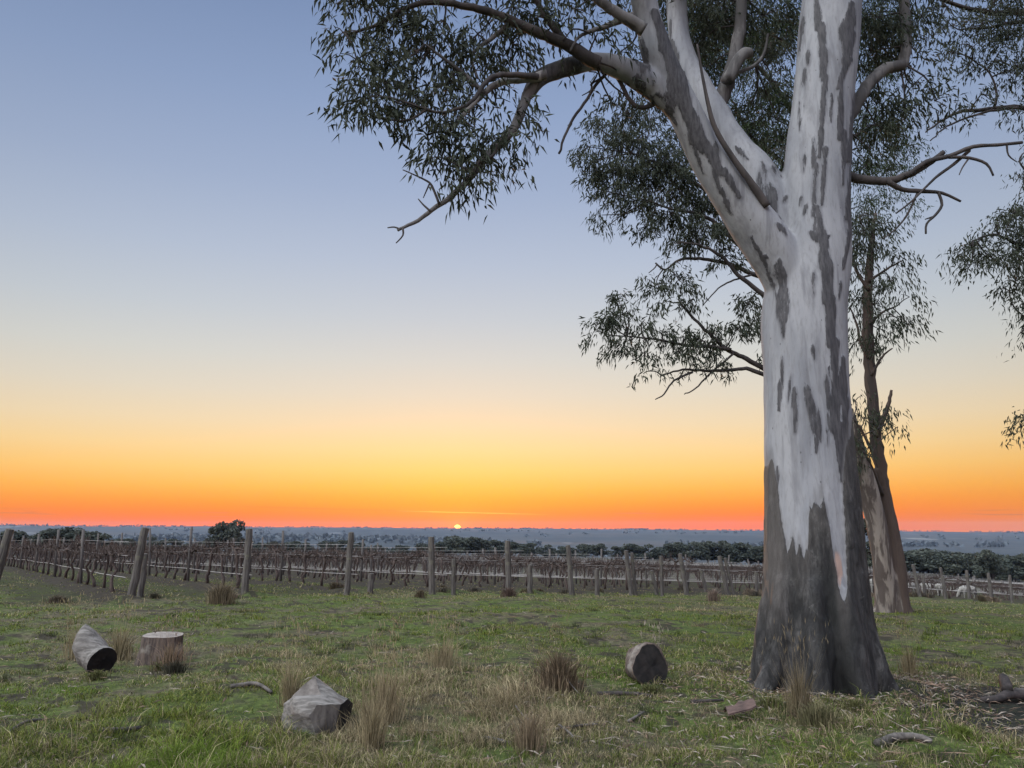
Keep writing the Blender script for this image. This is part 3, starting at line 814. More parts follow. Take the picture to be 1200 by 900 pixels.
fol = Foliage(0.115, 0.025)
left_cl = [(402, 38, 24, 22, 6.9), (430, 12, 34, 24, 7.0), (470, 26, 38, 30, 7.1), (418, 70, 34, 26, 6.9), (456, 74, 40, 28, 7.0), (500, 60, 40, 32, 7.1), (436, 108, 40, 24, 6.8), (408, 122, 24, 20, 6.8), (440, 138, 28, 14, 6.8),
           (480, 108, 36, 28, 7.0), (520, 100, 36, 30, 7.2), (520, 24, 40, 28, 7.2), (560, 40, 36, 30, 7.3), (556, 84, 26, 26, 7.2, 0.8), (600, 52, 36, 24, 7.4, 0.8), (600, 8, 40, 26, 7.4), (640, 22, 34, 24, 7.4, 0.8), (500, 158, 26, 20, 7.0, 1.0),
           (528, 150, 30, 26, 7.0), (520, 186, 28, 24, 7.0), (556, 150, 34, 30, 7.2, 0.9), (560, 190, 32, 24, 7.1), (590, 160, 26, 24, 7.2, 0.8), (586, 196, 18, 18, 7.2, 0.9), (606, 130, 20, 20, 7.3, 0.7), (610, 156, 12, 14, 7.2), (545, 210, 24, 12, 7.0),
           (672, 10, 32, 22, 7.3, 0.8), (700, 40, 26, 18, 7.4, 0.35), (655, 60, 18, 12, 7.4, 0.35), (580, 115, 24, 18, 7.3, 0.6), (380, 10, 0, 0, 7, 0),
           (460, -40, 60, 36, 7.0), (540, -50, 60, 36, 7.1), (620, -50, 60, 34, 7.3), (700, -60, 50, 36, 7.4), (400, -20, 36, 26, 6.9)]
px_clumps(fol, [c for c in left_cl if c[2] > 0], 1.0, st, per=17, tipr=0.12, branch_r=0.014)
mid_cl = [(725, 62, 16, 22, 7.9, 0.8), (735, 96, 14, 16, 7.9, 0.7), (718, 122, 14, 16, 8.0, 0.7), (742, 118, 18, 12, 8.0, 0.9), (712, 30, 12, 14, 7.9, 0.5), (700, -10, 30, 16, 7.8),
          (800, -10, 26, 26, 9.2, 1.1), (828, 30, 28, 28, 9.4, 1.2), (850, 12, 30, 26, 9.4, 1.1), (896, 18, 32, 26, 9.4, 1.1), (920, 50, 20, 26, 9.4, 1.0), (905, 95, 26, 18, 9.3, 0.7), (830, 78, 18, 22, 9.5, 0.8), (912, 140, 18, 20, 9.5, 0.9), (880, 122, 18, 16, 9.5, 0.7), (818, 52, 20, 20, 9.5, 1.0),
          (1030, 20, 28, 34, 9.0, 1.2), (1022, 60, 22, 24, 9.0, 1.2), (1046, 40, 22, 30, 9.0, 1.1), (1080, 20, 28, 24, 9.1, 1.0), (1030, 112, 26, 20, 8.9, 1.0), (1070, 100, 28, 18, 9.0, 0.9), (1060, 130, 34, 18, 9.0, 1.0), (1026, 146, 22, 18, 8.9, 1.1), (1095, 118, 24, 14, 9.0, 0.7), (1020, 175, 22, 12, 8.8, 0.9), (1075, 62, 24, 20, 9.0, 0.5),
          (1000, -60, 70, 40, 9.2, 1.1), (1080, -50, 50, 40, 9.2, 1.1), (880, -60, 70, 40, 9.4, 1.1), (780, -90, 60, 40, 8.5, 1.0)]
px_clumps(fol, mid_cl, 1.0, st, per=17, tipr=0.12, branch_r=0.014)
# upper crown above the frame
for _ in range(46):
    a = random.uniform(0, 2 * math.pi); h = random.uniform(9.5, 17.5); rr_ = random.uniform(0.4, 3.6) * (1.15 - abs(h - 13) / 9)
    fol.clump((3.1 + math.cos(a) * rr_, 8.6 + math.sin(a) * rr_, h), (0.85, 0.85, 0.5), 170, per=12, tipr=0.18)
for k in range(7):
    a = k * 0.9; b0 = Vector(MAINP[-5]).lerp(Vector(MAINP[-2]), k / 7)
    m_ = MB(); e = Vector((3.1 + math.cos(a) * 2.8, 8.6 + math.sin(a) * 2.6, b0.z + 1.8)); P, rr = resample([b0, (b0 + e) / 2 + Vector((0, 0, -0.2)), e], [0.11, 0.07, 0.03], 8); m_.tube(P, rr, 7, 0, True)
    m_.build('limb', LG, T1)
fol.build('crown', M['leaf'], M['limb_dark'], T1)

# broken branch lodged in the fork
mb = MB()
P = px_path([(817, 52, 7.75), (823, 88, 7.75), (830, 122, 7.75), (838, 150, 7.76), (858, 184, 7.8), (880, 214, 7.84), (899, 242, 7.88)], 7.8)
P, rr = resample(P, [0.010, 0.016, 0.022, 0.027, 0.033, 0.040, 0.046], 26); mb.tube(P, rr, 9, 0, True, 0.08)
tag(mb.build('broken_branch', M['limb_dark']), 'dark broken branch lodged upright in the fork of the big pale gum', 'branch')

# ------------------------------------------------------------------ second gum, behind
S_Y = 19.6
b2 = gnd(1046, S_Y)
T2 = empty('gum_tree', b2, 'leaning twin-stemmed gum tree with cream and brown bark behind the big trunk', 'tree')
mb = MB()
P, r_ = ax2([(1041, 728, 32), (1040, 712, 27), (1037, 680, 24), (1031, 640, 23), (1023, 600, 24), (1013, 560, 23), (1004, 530, 23), (994, 500, 22), (975, 440, 20), (960, 370, 19), (950, 300, 17), (952, 220, 15), (958, 120, 11), (965, 40, 8)], S_Y, S_Y - 1.2)
stemA = P; PP, rr = resample(P, r_, 60); mb.tube(PP, rr, 16)
P, r_ = ax2([(1036, 580, 14), (1031, 545, 14), (1024, 490, 13), (1019, 430, 13), (1017, 370, 12), (1018, 320, 9), (1022, 280, 6), (1026, 250, 3)], S_Y - 0.15, S_Y - 0.2)
for a, ln in ((180, .5), (230, .4), (310, .45), (350, .6), (60, .5)):
    ca, sa = math.cos(R(a)), math.sin(R(a)); b = b2
    mb.tube([b + Vector((ca * .12, sa * .12, .8)), b + Vector((ca * .25, sa * .25, .25)), b + Vector((ca * (.3 + ln * .5), sa * (.3 + ln * .5), -.12))], [.08, .11, .05], 8)
P9, r9 = ax2([(1057, 728, 28), (1055, 712, 25), (1050, 670, 22), (1043, 620, 19), (1036, 580, 17), (1031, 548, 14)], S_Y - 0.12, S_Y - 0.15); PP, rr = resample(P9, r9, 30); mb.tube(PP, rr, 14)
me = remeshed(mb, 0.035, 8)
co = get_co(me); no = get_no(me); set_co(me, co + no * ((fbm(co * np.array((3, 3, 1.2)), 3, 51) - 0.5) * 0.10)[:, None])
sx_ = -.10 + np.interp(co[:, 2], [at(1045, 712, S_Y).z, at(1045, 620, S_Y).z, at(1045, 545, S_Y).z, at(1045, 500, S_Y).z], [at(1053, 712, S_Y).x, at(1036, 620, S_Y).x, at(1025, 545, S_Y).x, at(1010, 500, S_Y).x])
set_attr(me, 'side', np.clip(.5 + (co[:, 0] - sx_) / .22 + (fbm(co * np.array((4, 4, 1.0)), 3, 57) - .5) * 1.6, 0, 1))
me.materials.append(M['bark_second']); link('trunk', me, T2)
mb = MB(); stemB = P; PP, rr = resample(P, r_, 50)
for q in PP: q.x += random.gauss(0, .012)
mb.tube(PP, rr, 12, 0, True, 0.06); mb.build('second_stem', M['bark_brown'], T2)
st2 = [np.array(p) for p in stemB[3:]]
BB = M['bark_brown']
limb(T2, [(1025, 512), (1034, 494), (1041, 474), (1045, 457)], 8, 3, S_Y - .25, S_Y - .5, BB, 'dead_limb', sides=7)
limb(T2, [(1021, 440), (1034, 418), (1046, 408)], 4, 1.5, S_Y - .3, S_Y - .5, BB, sides=5)
limb(T2, [(1019, 420), (1010, 405), (1004, 380), (996, 360)], 5, 1.5, S_Y - .3, S_Y - .2, BB, sides=5, store=st2)
limb(T2, [(1018, 380), (1034, 366), (1052, 358)], 4, 1.5, S_Y - .3, S_Y - .1, BB, sides=5, store=st2)
limb(T2, [(1018, 340), (1005, 320), (998, 300)], 5, 2, S_Y - .3, S_Y - .2, BB, sides=5, store=st2)
limb(T2, [(1018, 330), (1040, 315), (1058, 305)], 4, 1.5, S_Y - .3, S_Y - .4, BB, sides=5, store=st2)
limb(T2, [(1034, 580), (1022, 548), (1012, 530)], 5, 2, S_Y - .3, S_Y - .8, BB, sides=5, store=st2)
limb(T2, [(1022, 530), (1010, 505), (1000, 490)], 4, 2, S_Y - 1, S_Y - 1.2, BB, sides=5, store=st2)
fol_pow = 0.85
fol = Foliage(0.17, 0.036, (0.013, 0.007))
stem_cl = [(1012, 270, 22, 18, 19.2, 1.3), (1035, 262, 20, 14, 19.2, 1.1), (1030, 290, 22, 12, 19.2), (1004, 310, 14, 20, 19.4, 1.4), (1046, 300, 20, 14, 19.0, 0.9), (1044, 330, 26, 14, 19.2, 1.1), (1066, 348, 13, 10, 19.2, 1.1), (1005, 350, 14, 20, 19.4, 1.5),
           (1050, 372, 22, 12, 19.2, 1.1), (1064, 380, 12, 12, 19.2, 1.0), (1030, 385, 18, 16, 19.1, 1.2), (1004, 400, 13, 18, 19.4, 1.3), (1038, 408, 16, 12, 19.2, 0.7), (1042, 492, 14, 14, 19.0, 1.1), (1052, 500, 8, 10, 19.0), (1012, 490, 14, 16, 18.7, 1.5), (1005, 515, 12, 16, 18.6, 1.5), (1002, 470, 10, 10, 18.6, 1.3), (1000, 540, 8, 14, 18.6, 1.2), (1022, 350, 10, 30, 19.3, 0.9),
           (1005, 255, 22, 18, 19.6, 1.4), (1000, 290, 14, 20, 19.6, 1.3)]
px_clumps(fol, [c[:5] + ((c[5] if len(c) > 5 else 1) * .6,) for c in stem_cl], 1.0, st2, per=18, tipr=0.21, branch_r=0.018, flow=0.9)
st2b = [np.array(p) for p in stemA[8:]]
limb(T2, [(948, 340), (915, 330), (884, 322), (862, 312), (840, 306), (815, 303), (795, 305), (780, 316), (768, 308)], 7, 2, 18.5, 17.8, LD, sides=6, store=st2b)
limb(T2, [(965, 400), (930, 375), (895, 346), (865, 322), (845, 300), (820, 288), (795, 283)], 8, 2, 18.5, 17.6, LD, sides=6, store=st2b)
limb(T2, [(940, 310), (905, 300), (870, 290), (840, 262), (815, 250), (790, 246), (760, 235)], 8, 2, 18.6, 17.8, LD, sides=6, store=st2b)
limb(T2, [(935, 290), (890, 275), (850, 240), (815, 215), (780, 195), (740, 180)], 8, 2, 18.6, 18.2, LD, sides=6, store=st2b)
limb(T2, [(975, 445), (935, 445), (900, 440), (875, 432), (850, 434), (820, 434), (800, 433), (775, 440)], 7, 2, 18.7, 18.0, LD, sides=6, store=st2b)
limb(T2, [(970, 440), (930, 440), (897, 432), (870, 418), (850, 408), (830, 390), (810, 370), (796, 354)], 8, 2.5, 18.7, 18.0, LD, sides=6, store=st2b)
limb(T2, [(856, 410), (830, 406), (800, 404), (770, 398), (735, 394)], 6, 1.6, 18.3, 17.8, LD, sides=5, store=st2b)
limb(T2, [(860, 414), (835, 435), (815, 455), (802, 462)], 3, 1.3, 18.3, 18.0, LD, 'dead_limb', sides=5)
limb(T2, [(812, 436), (790, 446), (778, 462), (768, 468)], 3, 1.2, 18.0, 17.9, LD, 'dead_limb', sides=5)
limb(T2, [(880, 322), (860, 328), (842, 338), (824, 358)], 3, 1.2, 18.2, 18.0, LD, 'dead_limb', sides=5)
tree2_cl = [(700, 150, 24, 16, 18.2), (735, 132, 30, 20, 18.3), (745, 165, 38, 24, 18.2, 1.4), (695, 190, 24, 22, 18.0), (725, 200, 36, 26, 18.0, 1.3), (768, 195, 38, 28, 18.2, 1.6), (800, 170, 30, 26, 18.6, 1.3), (790, 215, 36, 26, 18.2, 1.6), (715, 225, 26, 18, 17.9), (745, 235, 30, 18, 17.9, 1.2), (790, 250, 38, 18, 18.0, 1.3), (825, 240, 26, 26, 18.3, 1.4), (705, 252, 14, 12, 17.9, 0.7), (712, 265, 8, 8, 17.9, 0.7), (760, 262, 26, 10, 17.9, 0.8), (815, 275, 28, 16, 18.0, 1.1), (835, 268, 22, 20, 18.0, 1.3), (760, 120, 30, 16, 18.6), (690, 172, 16, 14, 18.0), (790, 285, 24, 8, 17.9, 0.7), (850, 300, 20, 14, 18.0, 1.0),
            (795, 308, 14, 10, 17.9, 0.9), (795, 328, 20, 14, 17.8, 1.0), (768, 335, 18, 14, 17.9, 1.0), (780, 352, 20, 10, 17.9, 0.7), (812, 350, 14, 16, 18.0, 0.7), (760, 320, 9, 8, 17.8, 0.6), (725, 352, 14, 12, 17.9, 1.0), (712, 375, 18, 16, 17.8, 1.1), (735, 368, 20, 14, 17.9, 1.0), (698, 386, 12, 12, 17.7, 0.9), (752, 380, 18, 14, 17.9, 0.9), (740, 400, 26, 12, 17.8, 0.8), (775, 390, 22, 14, 18.0, 0.8), (800, 395, 22, 12, 18.0, 0.9), (726, 415, 16, 12, 17.8, 0.8), (755, 418, 18, 10, 17.8, 0.7), (760, 435, 14, 8, 17.8, 0.6), (790, 415, 24, 12, 18.0, 0.8), (825, 400, 20, 14, 18.1, 0.9), (835, 385, 18, 14, 18.1, 0.8), (862, 388, 16, 14, 18.3, 1.0), (845, 420, 20, 14, 18.2, 0.7), (870, 370, 12, 12, 18.3, 0.8), (880, 352, 16, 16, 18.4, 1.4), (888, 385, 14, 16, 18.5, 1.0), (890, 420, 10, 14, 18.5, 0.6), (810, 425, 18, 8, 18.1, 0.5), (855, 442, 10, 6, 18.2, 0.5)]
px_clumps(fol, tree2_cl, 1.0, st2b, per=26, tipr=0.17, branch_r=0.02)
for c in [(940, 260), (960, 300), (925, 170), (900, 60), (850, 0), (960, 60), (900, -60), (840, -80), (960, -100), (770, 60), (760, 0)]:
    fol.clump(at(c[0], c[1], 19.2 + random.uniform(0, 2)), (1.1, 1.1, .8), 500, per=12, tipr=0.25)
fol.build('crown', M['leaf'], M['limb_dark'], T2)

# ------------------------------------------------------------------ third gum, deeper: the dark green crown seen between the leaders
b3 = gnd(955, 24.0)
T3 = empty('gum_tree', b3, 'dark green gum crown showing through the fork of the big pale gum', 'tree')
mb = MB(); P, r_ = ax2([(955, 740, 34), (952, 650, 28), (950, 550, 26), (946, 420, 24), (952, 300, 20), (958, 180, 16), (966, 80, 12), (975, -30, 8)], 24, 24)
PP, rr = resample(P, r_, 30); mb.tube(PP, rr, 12); mb.build('trunk', M['bark_second'], T3)
st3 = [np.array(p) for p in PP[12:]]
limb(T3, [(942, 230), (915, 190), (880, 160), (860, 120)], 8, 3, 24, 23.4, LD, sides=6, store=st3)
limb(T3, [(940, 150), (900, 90), (850, 50), (810, 20)], 8, 3, 24, 23.5, LD, sides=6, store=st3)
limb(T3, [(940, 260), (910, 240), (895, 225), (870, 215)], 6, 2, 24, 23.5, LD, sides=6, store=st3)
limb(T3, [(942, 200), (985, 170), (1020, 150), (1060, 140)], 7, 2, 24, 23.6, LD, sides=6, store=st3)
fol = Foliage(0.16, 0.034, (0.014, 0.007))
g_cl = [(800, 40, 24, 26, 23.5, 1.5), (825, 70, 26, 26, 23.5, 1.4), (845, 30, 30, 30, 23.6, 1.7), (880, 40, 30, 34, 23.6, 1.5), (915, 30, 28, 34, 23.6, 1.5), (860, 75, 26, 22, 23.5, 1.2), (905, 115, 26, 28, 23.5, 1.6), (880, 150, 26, 26, 23.4, 1.5), (912, 165, 22, 26, 23.5, 1.6), (862, 130, 16, 20, 23.4, 1.0), (880, 190, 26, 16, 23.4, 1.1), (915, 200, 14, 18, 23.5, 1.2), (870, 215, 14, 12, 23.4, 0.7), (900, 225, 12, 12, 23.4, 0.8), (810, 5, 36, 24, 23.6, 1.5), (790, 80, 16, 16, 23.5, 1.0), (770, 40, 12, 20, 23.6, 1.0), (840, 100, 16, 16, 23.5, .8),
        (1012, 30, 18, 36, 23.6, 1.4), (1030, 80, 22, 30, 23.6, 1.2), (1014, 140, 16, 30, 23.6, 1.3), (1040, 150, 24, 22, 23.6, 1.0), (1016, 195, 18, 24, 23.6, 1.2), (1040, 200, 22, 18, 23.6, 0.9), (1020, 235, 24, 14, 23.6, 0.9), (1060, 235, 18, 10, 23.6, 0.6), (1062, 170, 24, 16, 23.6, 0.8), (1050, 20, 22, 30, 23.6, 1.0),
        (880, -40, 60, 40, 23.6, 1.2), (960, -40, 60, 40, 23.6, 1.2), (1030, -40, 40, 40, 23.6, 1.1)]
px_clumps(fol, g_cl, 1.0, st3, per=18, tipr=0.27, branch_r=0.022)
fol.build('crown', M['leaf_green'], M['limb_dark'], T3)

# ------------------------------------------------------------------ fourth gum, standing just outside the frame on the right
b4 = gnd(1330, 13.0)
T4 = empty('gum_tree', b4, 'gum tree at the right edge whose drooping leafy branches reach into view', 'tree')
mb = MB(); P, r_ = ax2([(1330, 800, 60), (1328, 700, 46), (1324, 560, 42), (1318, 420, 38), (1308, 300, 33), (1300, 180, 28), (1290, 60, 22), (1275, -80, 15), (1262, -250, 8)], 13, 12.6)
PP, rr = resample(P, r_, 36); mb.tube(PP, rr, 14); mb.build('trunk', M['bark_second'], T4)
st4 = [np.array(p) for p in PP[8:]]
limb(T4, [(1300, 180), (1240, 140), (1195, 126), (1165, 128), (1130, 130), (1105, 140), (1085, 155)], 9, 2, 12.7, 11.8, LD, sides=6, store=st4)
limb(T4, [(1195, 126), (1150, 132), (1110, 148), (1090, 165)], 4, 1.5, 12.2, 11.8, LD, sides=5, store=st4)
limb(T4, [(1165, 128), (1168, 108), (1160, 86), (1140, 70)], 4, 1.5, 12.1, 12.0, LD, sides=5, store=st4)
limb(T4, [(1290, 60), (1240, 20), (1200, 14), (1170, 16), (1145, 12), (1115, 4), (1090, -8)], 12, 4, 12.6, 11.8, LD, sides=6, store=st4)
limb(T4, [(1255, 40), (1220, 28), (1190, 26), (1160, 32), (1130, 34)], 8, 2, 12.4, 11.9, LD, sides=6, store=st4)
limb(T4, [(1312, 340), (1260, 300), (1220, 290), (1190, 285), (1165, 275), (1140, 282)], 8, 2, 12.7, 12.0, LD, sides=6, store=st4)
limb(T4, [(1312, 420), (1260, 380), (1220, 370), (1196, 390)], 6, 2, 12.7, 12.2, LD, sides=6, store=st4)
limb(T4, [(1322, 520), (1270, 490), (1230, 484), (1205, 492)], 5, 1.5, 12.8, 12.3, LD, sides=6, store=st4)
limb(T4, [(1305, 250), (1250, 220), (1215, 215), (1195, 190)], 6, 2, 12.7, 12.2, LD, sides=6, store=st4)
fol = Foliage(0.105, 0.024, (0.010, 0.005))
r_cl = [(1130, 290, 14, 14, 12.0, 1.0), (1150, 280, 18, 14, 12.0, 1.1), (1138, 310, 18, 12, 12.0, 1.0), (1165, 305, 20, 20, 12.0, 1.2), (1170, 262, 16, 14, 12.1, 1.1), (1190, 250, 18, 20, 12.2, 1.2), (1195, 290, 20, 28, 12.2, 1.5), (1190, 330, 16, 18, 12.2, 1.2), (1182, 340, 10, 10, 12.2, 0.8), (1200, 360, 10, 20, 12.2, 1.0), (1196, 390, 6, 8, 12.2, 0.8), (1215, 230, 18, 30, 12.3, 1.2), (1230, 300, 24, 40, 12.3, 1.2), (1225, 370, 20, 30, 12.3, 1.0),
        (1200, 215, 8, 20, 12.3, 0.9), (1204, 175, 10, 14, 12.2, 0.8), (1197, 500, 8, 14, 12.3, 1.0), (1205, 485, 10, 12, 12.3, 1.0), (1225, 495, 14, 20, 12.3, 1.0), (1190, 130, 16, 14, 12.0, 0.8), (1150, 110, 22, 16, 11.9, 0.5),
        (1115, 30, 26, 14, 11.8, 0.8), (1150, 30, 30, 20, 11.9, 1.0), (1185, 40, 24, 26, 12.0, 1.1), (1140, 55, 30, 16, 11.9, 0.8), (1165, 72, 30, 16, 11.9, 0.8), (1190, 80, 20, 18, 12.0, 0.8), (1110, 8, 24, 14, 11.8, 0.9), (1165, 6, 34, 12, 11.9, 1.1), (1195, 15, 20, 16, 12.0, 1.2), (1125, 85, 18, 10, 11.9, 0.5), (1112, 60, 16, 14, 11.8, 0.6), (1100, 130, 16, 10, 11.8, 0.5), (1125, 125, 18, 8, 11.8, 0.5), (1155, 135, 16, 5, 11.9, 0.4),
        (1230, 60, 30, 50, 12.2, 1.1), (1240, 150, 24, 40, 12.3, 1.0), (1160, -40, 60, 34, 12.0, 1.1), (1240, -40, 50, 40, 12.3, 1.1)]
px_clumps(fol, [c[:5] + ((c[5] if len(c) > 5 else 1) * .8,) for c in r_cl], 1.0, st4, per=18, tipr=0.14, branch_r=0.016)
for _ in range(26):
    a = random.uniform(0, 2 * math.pi); h = random.uniform(5, 12); q = random.uniform(0.6, 2.6)
    cx_, cy_ = b4.x + math.cos(a) * q + .3, b4.y + math.sin(a) * q
    if (cx_ / max(cy_, 1)) > 0.72: fol.clump((cx_, cy_, h), (0.9, 0.9, 0.6), 220, per=12, tipr=0.18)
fol.build('crown', M['leaf'], M['limb_dark'], T4)

# ------------------------------------------------------------------ vineyard
def row_start(i): return E0 + HEAD * ROW_S * i
def to_px(p):
    d = p.y * CP + (p.z - CAM_H) * SP
    return 600 + F_PX * p.x / d, 450 - F_PX * (-(p.y) * SP + (p.z - CAM_H) * CP) / d
def row_end_t(i):
    b = row_start(i); t = 20.0
    while t < 150:
        q = b + ROWD * (t + 2)
        if np.hypot(*q) > (158 - 66 * min(max((q[0] / max(q[1], 1) - .18) / .25, 0), 1)) + 6 * math.sin(i * 1.7): break
        t += 2
    return t
ROWS = list(range(-1, 44))

# end posts, in the order of the rows
def post_mesh(h, r, seed, rough=0.05):
    random.seed(seed); mb = MB()
    pts = []; rads = []
    for k in range(9):
        f = k / 8
        pts.append(Vector((random.gauss(0, .006), random.gauss(0, .006), -0.3 + (h + 0.3) * f))); rads.append(r * (1.04 - 0.10 * f) * random.uniform(.97, 1.03))
    mb.tube(pts, rads, 11, 0, False, rough)
    n = mb.n
    top = [mb.v[n - 11 + k] for k in range(11)]
    cx_ = sum(v[0] for v in top) / 11; cy_ = sum(v[1] for v in top) / 11
    mb.add(top + [(cx_, cy_, h + 0.018)], [(k, (k + 1) % 11, 11) for k in range(11)], 0)
    return mb.mesh('post', [M['post']], True)
pm = [post_mesh(1.56, r, s) for r, s in ((0.094, 1), (0.085, 2), (0.078, 3), (0.090, 4))]
sm_ = [post_mesh(0.98, 0.075, 11), post_mesh(0.86, 0.08, 12), post_mesh(1.10, 0.065, 13)]
end_spec = {-1: ('leftmost', 1.55, 0.14, 0), 0: ('', 1.60, 0.10, 1)}
end_labels = {-1: 'thick leaning end post at the left edge of the frame', 0: 'stout end post leaning right at the near corner of the vineyard', 1: 'straight pale end post beside the big dry grass clump',
              2: 'tall straight end post left of a short stump-like post', 3: 'end post standing just left of the setting sun', 4: 'end post just right of the setting sun', 5: 'dark end post over the middle of the headland, paired with a short post',
              6: 'leaning end post doubled by a second one close behind it', 7: 'thin end post leaning left, two rows short of the big gum', 8: 'end post leaning left nearest the big gum trunk'}
tilts = {-1: (0.0, 0.17), 0: (0.02, 0.13), 1: (0, 0.01), 2: (0, 0.04), 3: (0, -0.03), 4: (0, -0.02), 5: (0, -0.06), 6: (0, -0.10), 7: (0, -0.13), 8: (0, -0.17)}
post_px = {-1: (-13, 16.9), 0: (154, 18.6), 1: (287, 19.9), 2: (406, 20.8), 3: (506, 22.2), 4: (596, 24.4), 5: (670, 25.6), 6: (740, 28.2), 7: (805, 30.2), 8: (853, 32.4)}
n_end = 0
for i in ROWS:
    if i > 21: break
    if i in post_px: p = gnd(*post_px[i])
    else:
        q = row_start(i); p = Vector((q[0], q[1], hz(q[0], q[1])))
    o = link('vineyard_end_post', pm[i % 4], None, p)
    tl = tilts.get(i, (random.uniform(-.04, .04), random.uniform(-.16, .05)))
    o.rotation_euler = (tl[0], tl[1], random.uniform(0, 6)); o.rotation_mode = 'ZXY'
    o.rotation_euler = (tl[0], tl[1], 0)
    sc = {0: 1.01, 2: 1.03, -1: 1.0}.get(i, 1.0); o.scale = (1, 1, sc)
    tag(o, end_labels.get(i, 'weathered end post of a vine row to the right of the big gum'), 'post', 'end posts of the vine rows')
# short anchor posts by some end posts
anchors = [(434, 21.6, 1, 0.0, 'short stumpy post right of the tall straight end post', 0.62), (164, 19.2, 0, 0.03, 'short post hard against the stout leaning corner post', 1.05), (531, 22.6, 2, 0.0, 'short anchor post just right of the post by the sun', 0.9), (621, 24.4, 1, 0.0, 'short anchor post between two end posts right of the sun', 0.98), (700, 26.2, 1, 0.0, 'short anchor post right of the dark paired end post', 1.0),
           (745, 28.4, 2, -0.07, 'second post close behind the doubled leaning end post', 1.35), (770, 28.6, 0, -0.20, 'short post leaning steeply left beside a thin pale stake', 0.9), (776, 28.2, 2, 0.0, 'thin pale upright stake beside a short leaning post', 1.25), (828, 31.5, 0, -0.18, 'dark slanting anchor post close to the big gum', 1.0), (860, 32.4, 2, -0.20, 'second slanting post touching the end post by the big gum', 1.35), (887, 33.5, 0, 0.02, 'short stub post almost hidden by the big gum trunk', 1.0),
           (1084, 42.5, 0, 0.0, 'short thick post right of the twin-stemmed gum', 1.2), (1108, 43.0, 0, -0.02, 'short thick post in front of the grazing sheep', 1.25)]
for px, Y, k, tl, lb, sc in anchors:
    o = link('vineyard_anchor_post', sm_[k], None, gnd(px, Y)); o.rotation_euler = (0, tl, 0); o.scale = (1, 1, sc)
    tag(o, lb, 'post', 'short anchor posts along the headland')
random.seed(21)
# wires and drip hose, one of each per row
def row_line(i, h, r, sag, y_off=0.0, t0=0.0):
    T = row_end_t(i); b = row_start(i); pts = []
    k = max(4, int(T / 3))
    for q in range(k + 1):
        t = t0 + (T - t0) * q / k; p = b + ROWD * t
        z = float(np.ravel(Hbase(p[0], p[1]))[0]) + h + (sag * (-1) ** q)
        pts.append(Vector((p[0], p[1], z)))
    return pts
line_rows = [i for i in ROWS]
for i in line_rows:
    mb = MB(); mb.tube(row_line(i, 0.50, .008, 0.012), [0.008 if i < 9 else 0.006] * (max(4, int(row_end_t(i) / 3)) + 1), 5, 0, True)
    o = mb.build('drip_hose', M['hose'])
    tag(o, 'pale drip hose strung low along a bare vine row', 'hose', 'drip hoses of the vine rows')
    mb = MB()
    for h in (1.0, 1.32):
        P = row_line(i, h, .003, 0.006); mb.tube(P, [0.0045 if i < 12 else 0.006] * len(P), 4, 0, True)
    o = mb.build('trellis_wires', M['wire'])
    tag(o, 'pair of trellis wires strung along a bare vine row', 'wire', 'trellis wires of the vine rows')
# intermediate posts
im = []
for k in range(4):
    random.seed(60 + k); mb = MB(); h = 1.52 + random.uniform(-.08, .1)
    mb.tube([(0, 0, -.25), (random.gauss(0, .008), random.gauss(0, .008), h * .5), (random.gauss(0, .012), random.gauss(0, .012), h)], [.046, .043, .04], 8, 0, True, .05)
    im.append(mb.mesh('trellis_post', [M['post_thin']]))
# vines
def vine_mesh(seed, lo=False):
    random.seed(seed); mb = MB()
    hgt = random.uniform(.80, .95); lean = random.gauss(0, .16)
    pts = [Vector((0, 0, -.12))]
    for k in range(1, 6): pts.append(Vector((random.gauss(lean * k / 5, .05), random.gauss(0, .045), hgt * k / 5)))
    mb.tube(pts, [.05, .042, .036, .034, .034, .045], 6 if not lo else 4, 0, True, .12)
    top = pts[-1]
    for sgn in (-1, 1):
        a = [top]; n = 5
        for k in range(1, n + 1): a.append(Vector((top.x + sgn * .17 * k, random.gauss(0, .022), top.z + .03 + random.gauss(.02, .045))))
        mb.tube(a, [.036, .03, .027, .024, .022, .016], 5 if not lo else 3, 0, True, .15)
        for q in a[1:]:
            for _ in range(5 if not lo else 2):
                e = q + Vector((random.gauss(0, .11), random.gauss(0, .08), random.uniform(.04, .27)))
                m = (q + e) / 2 + Vector((random.gauss(0, .035), random.gauss(0, .03), -.02))
                mb.tube([q, m, e], [.011, .008, .004], 3, 0, False)
            for _ in range(2):
                e = q + Vector((random.gauss(0, .16), random.gauss(0, .12), random.uniform(-.28, .05)))
                mb.tube([q, (q + e) / 2 + Vector((0, 0, .06)), e], [.009, .007, .003], 3, 0, False)
    return mb.mesh('grape_vine', [M['vine']], True)
vm = [vine_mesh(100 + k) for k in range(8)]; vlo = [vine_mesh(200 + k, True) for k in range(4)]
ang_row = math.atan2(ROWD[1], ROWD[0])
random.seed(33)
vines, posts = [], []
for i in ROWS:
    T = row_end_t(i); b = row_start(i); n = 0; t = 1.1
    while t < T:
        q = b + ROWD * t
        p = Vector((q[0], q[1], hz(q[0], q[1])))
        if q[1] > 3:
            px, py = to_px(p)
            vis = -40 < px < 1240
            hid = 915 < px < 985
            if vis and not hid:
                if n % 4 == 3: posts.append((p.length, p, i))
                if random.random() > .04: vines.append((p.length, p, i))
        n += 1; t += 1.22
vines.sort(key=lambda a: a[0]); posts.sort(key=lambda a: a[0])
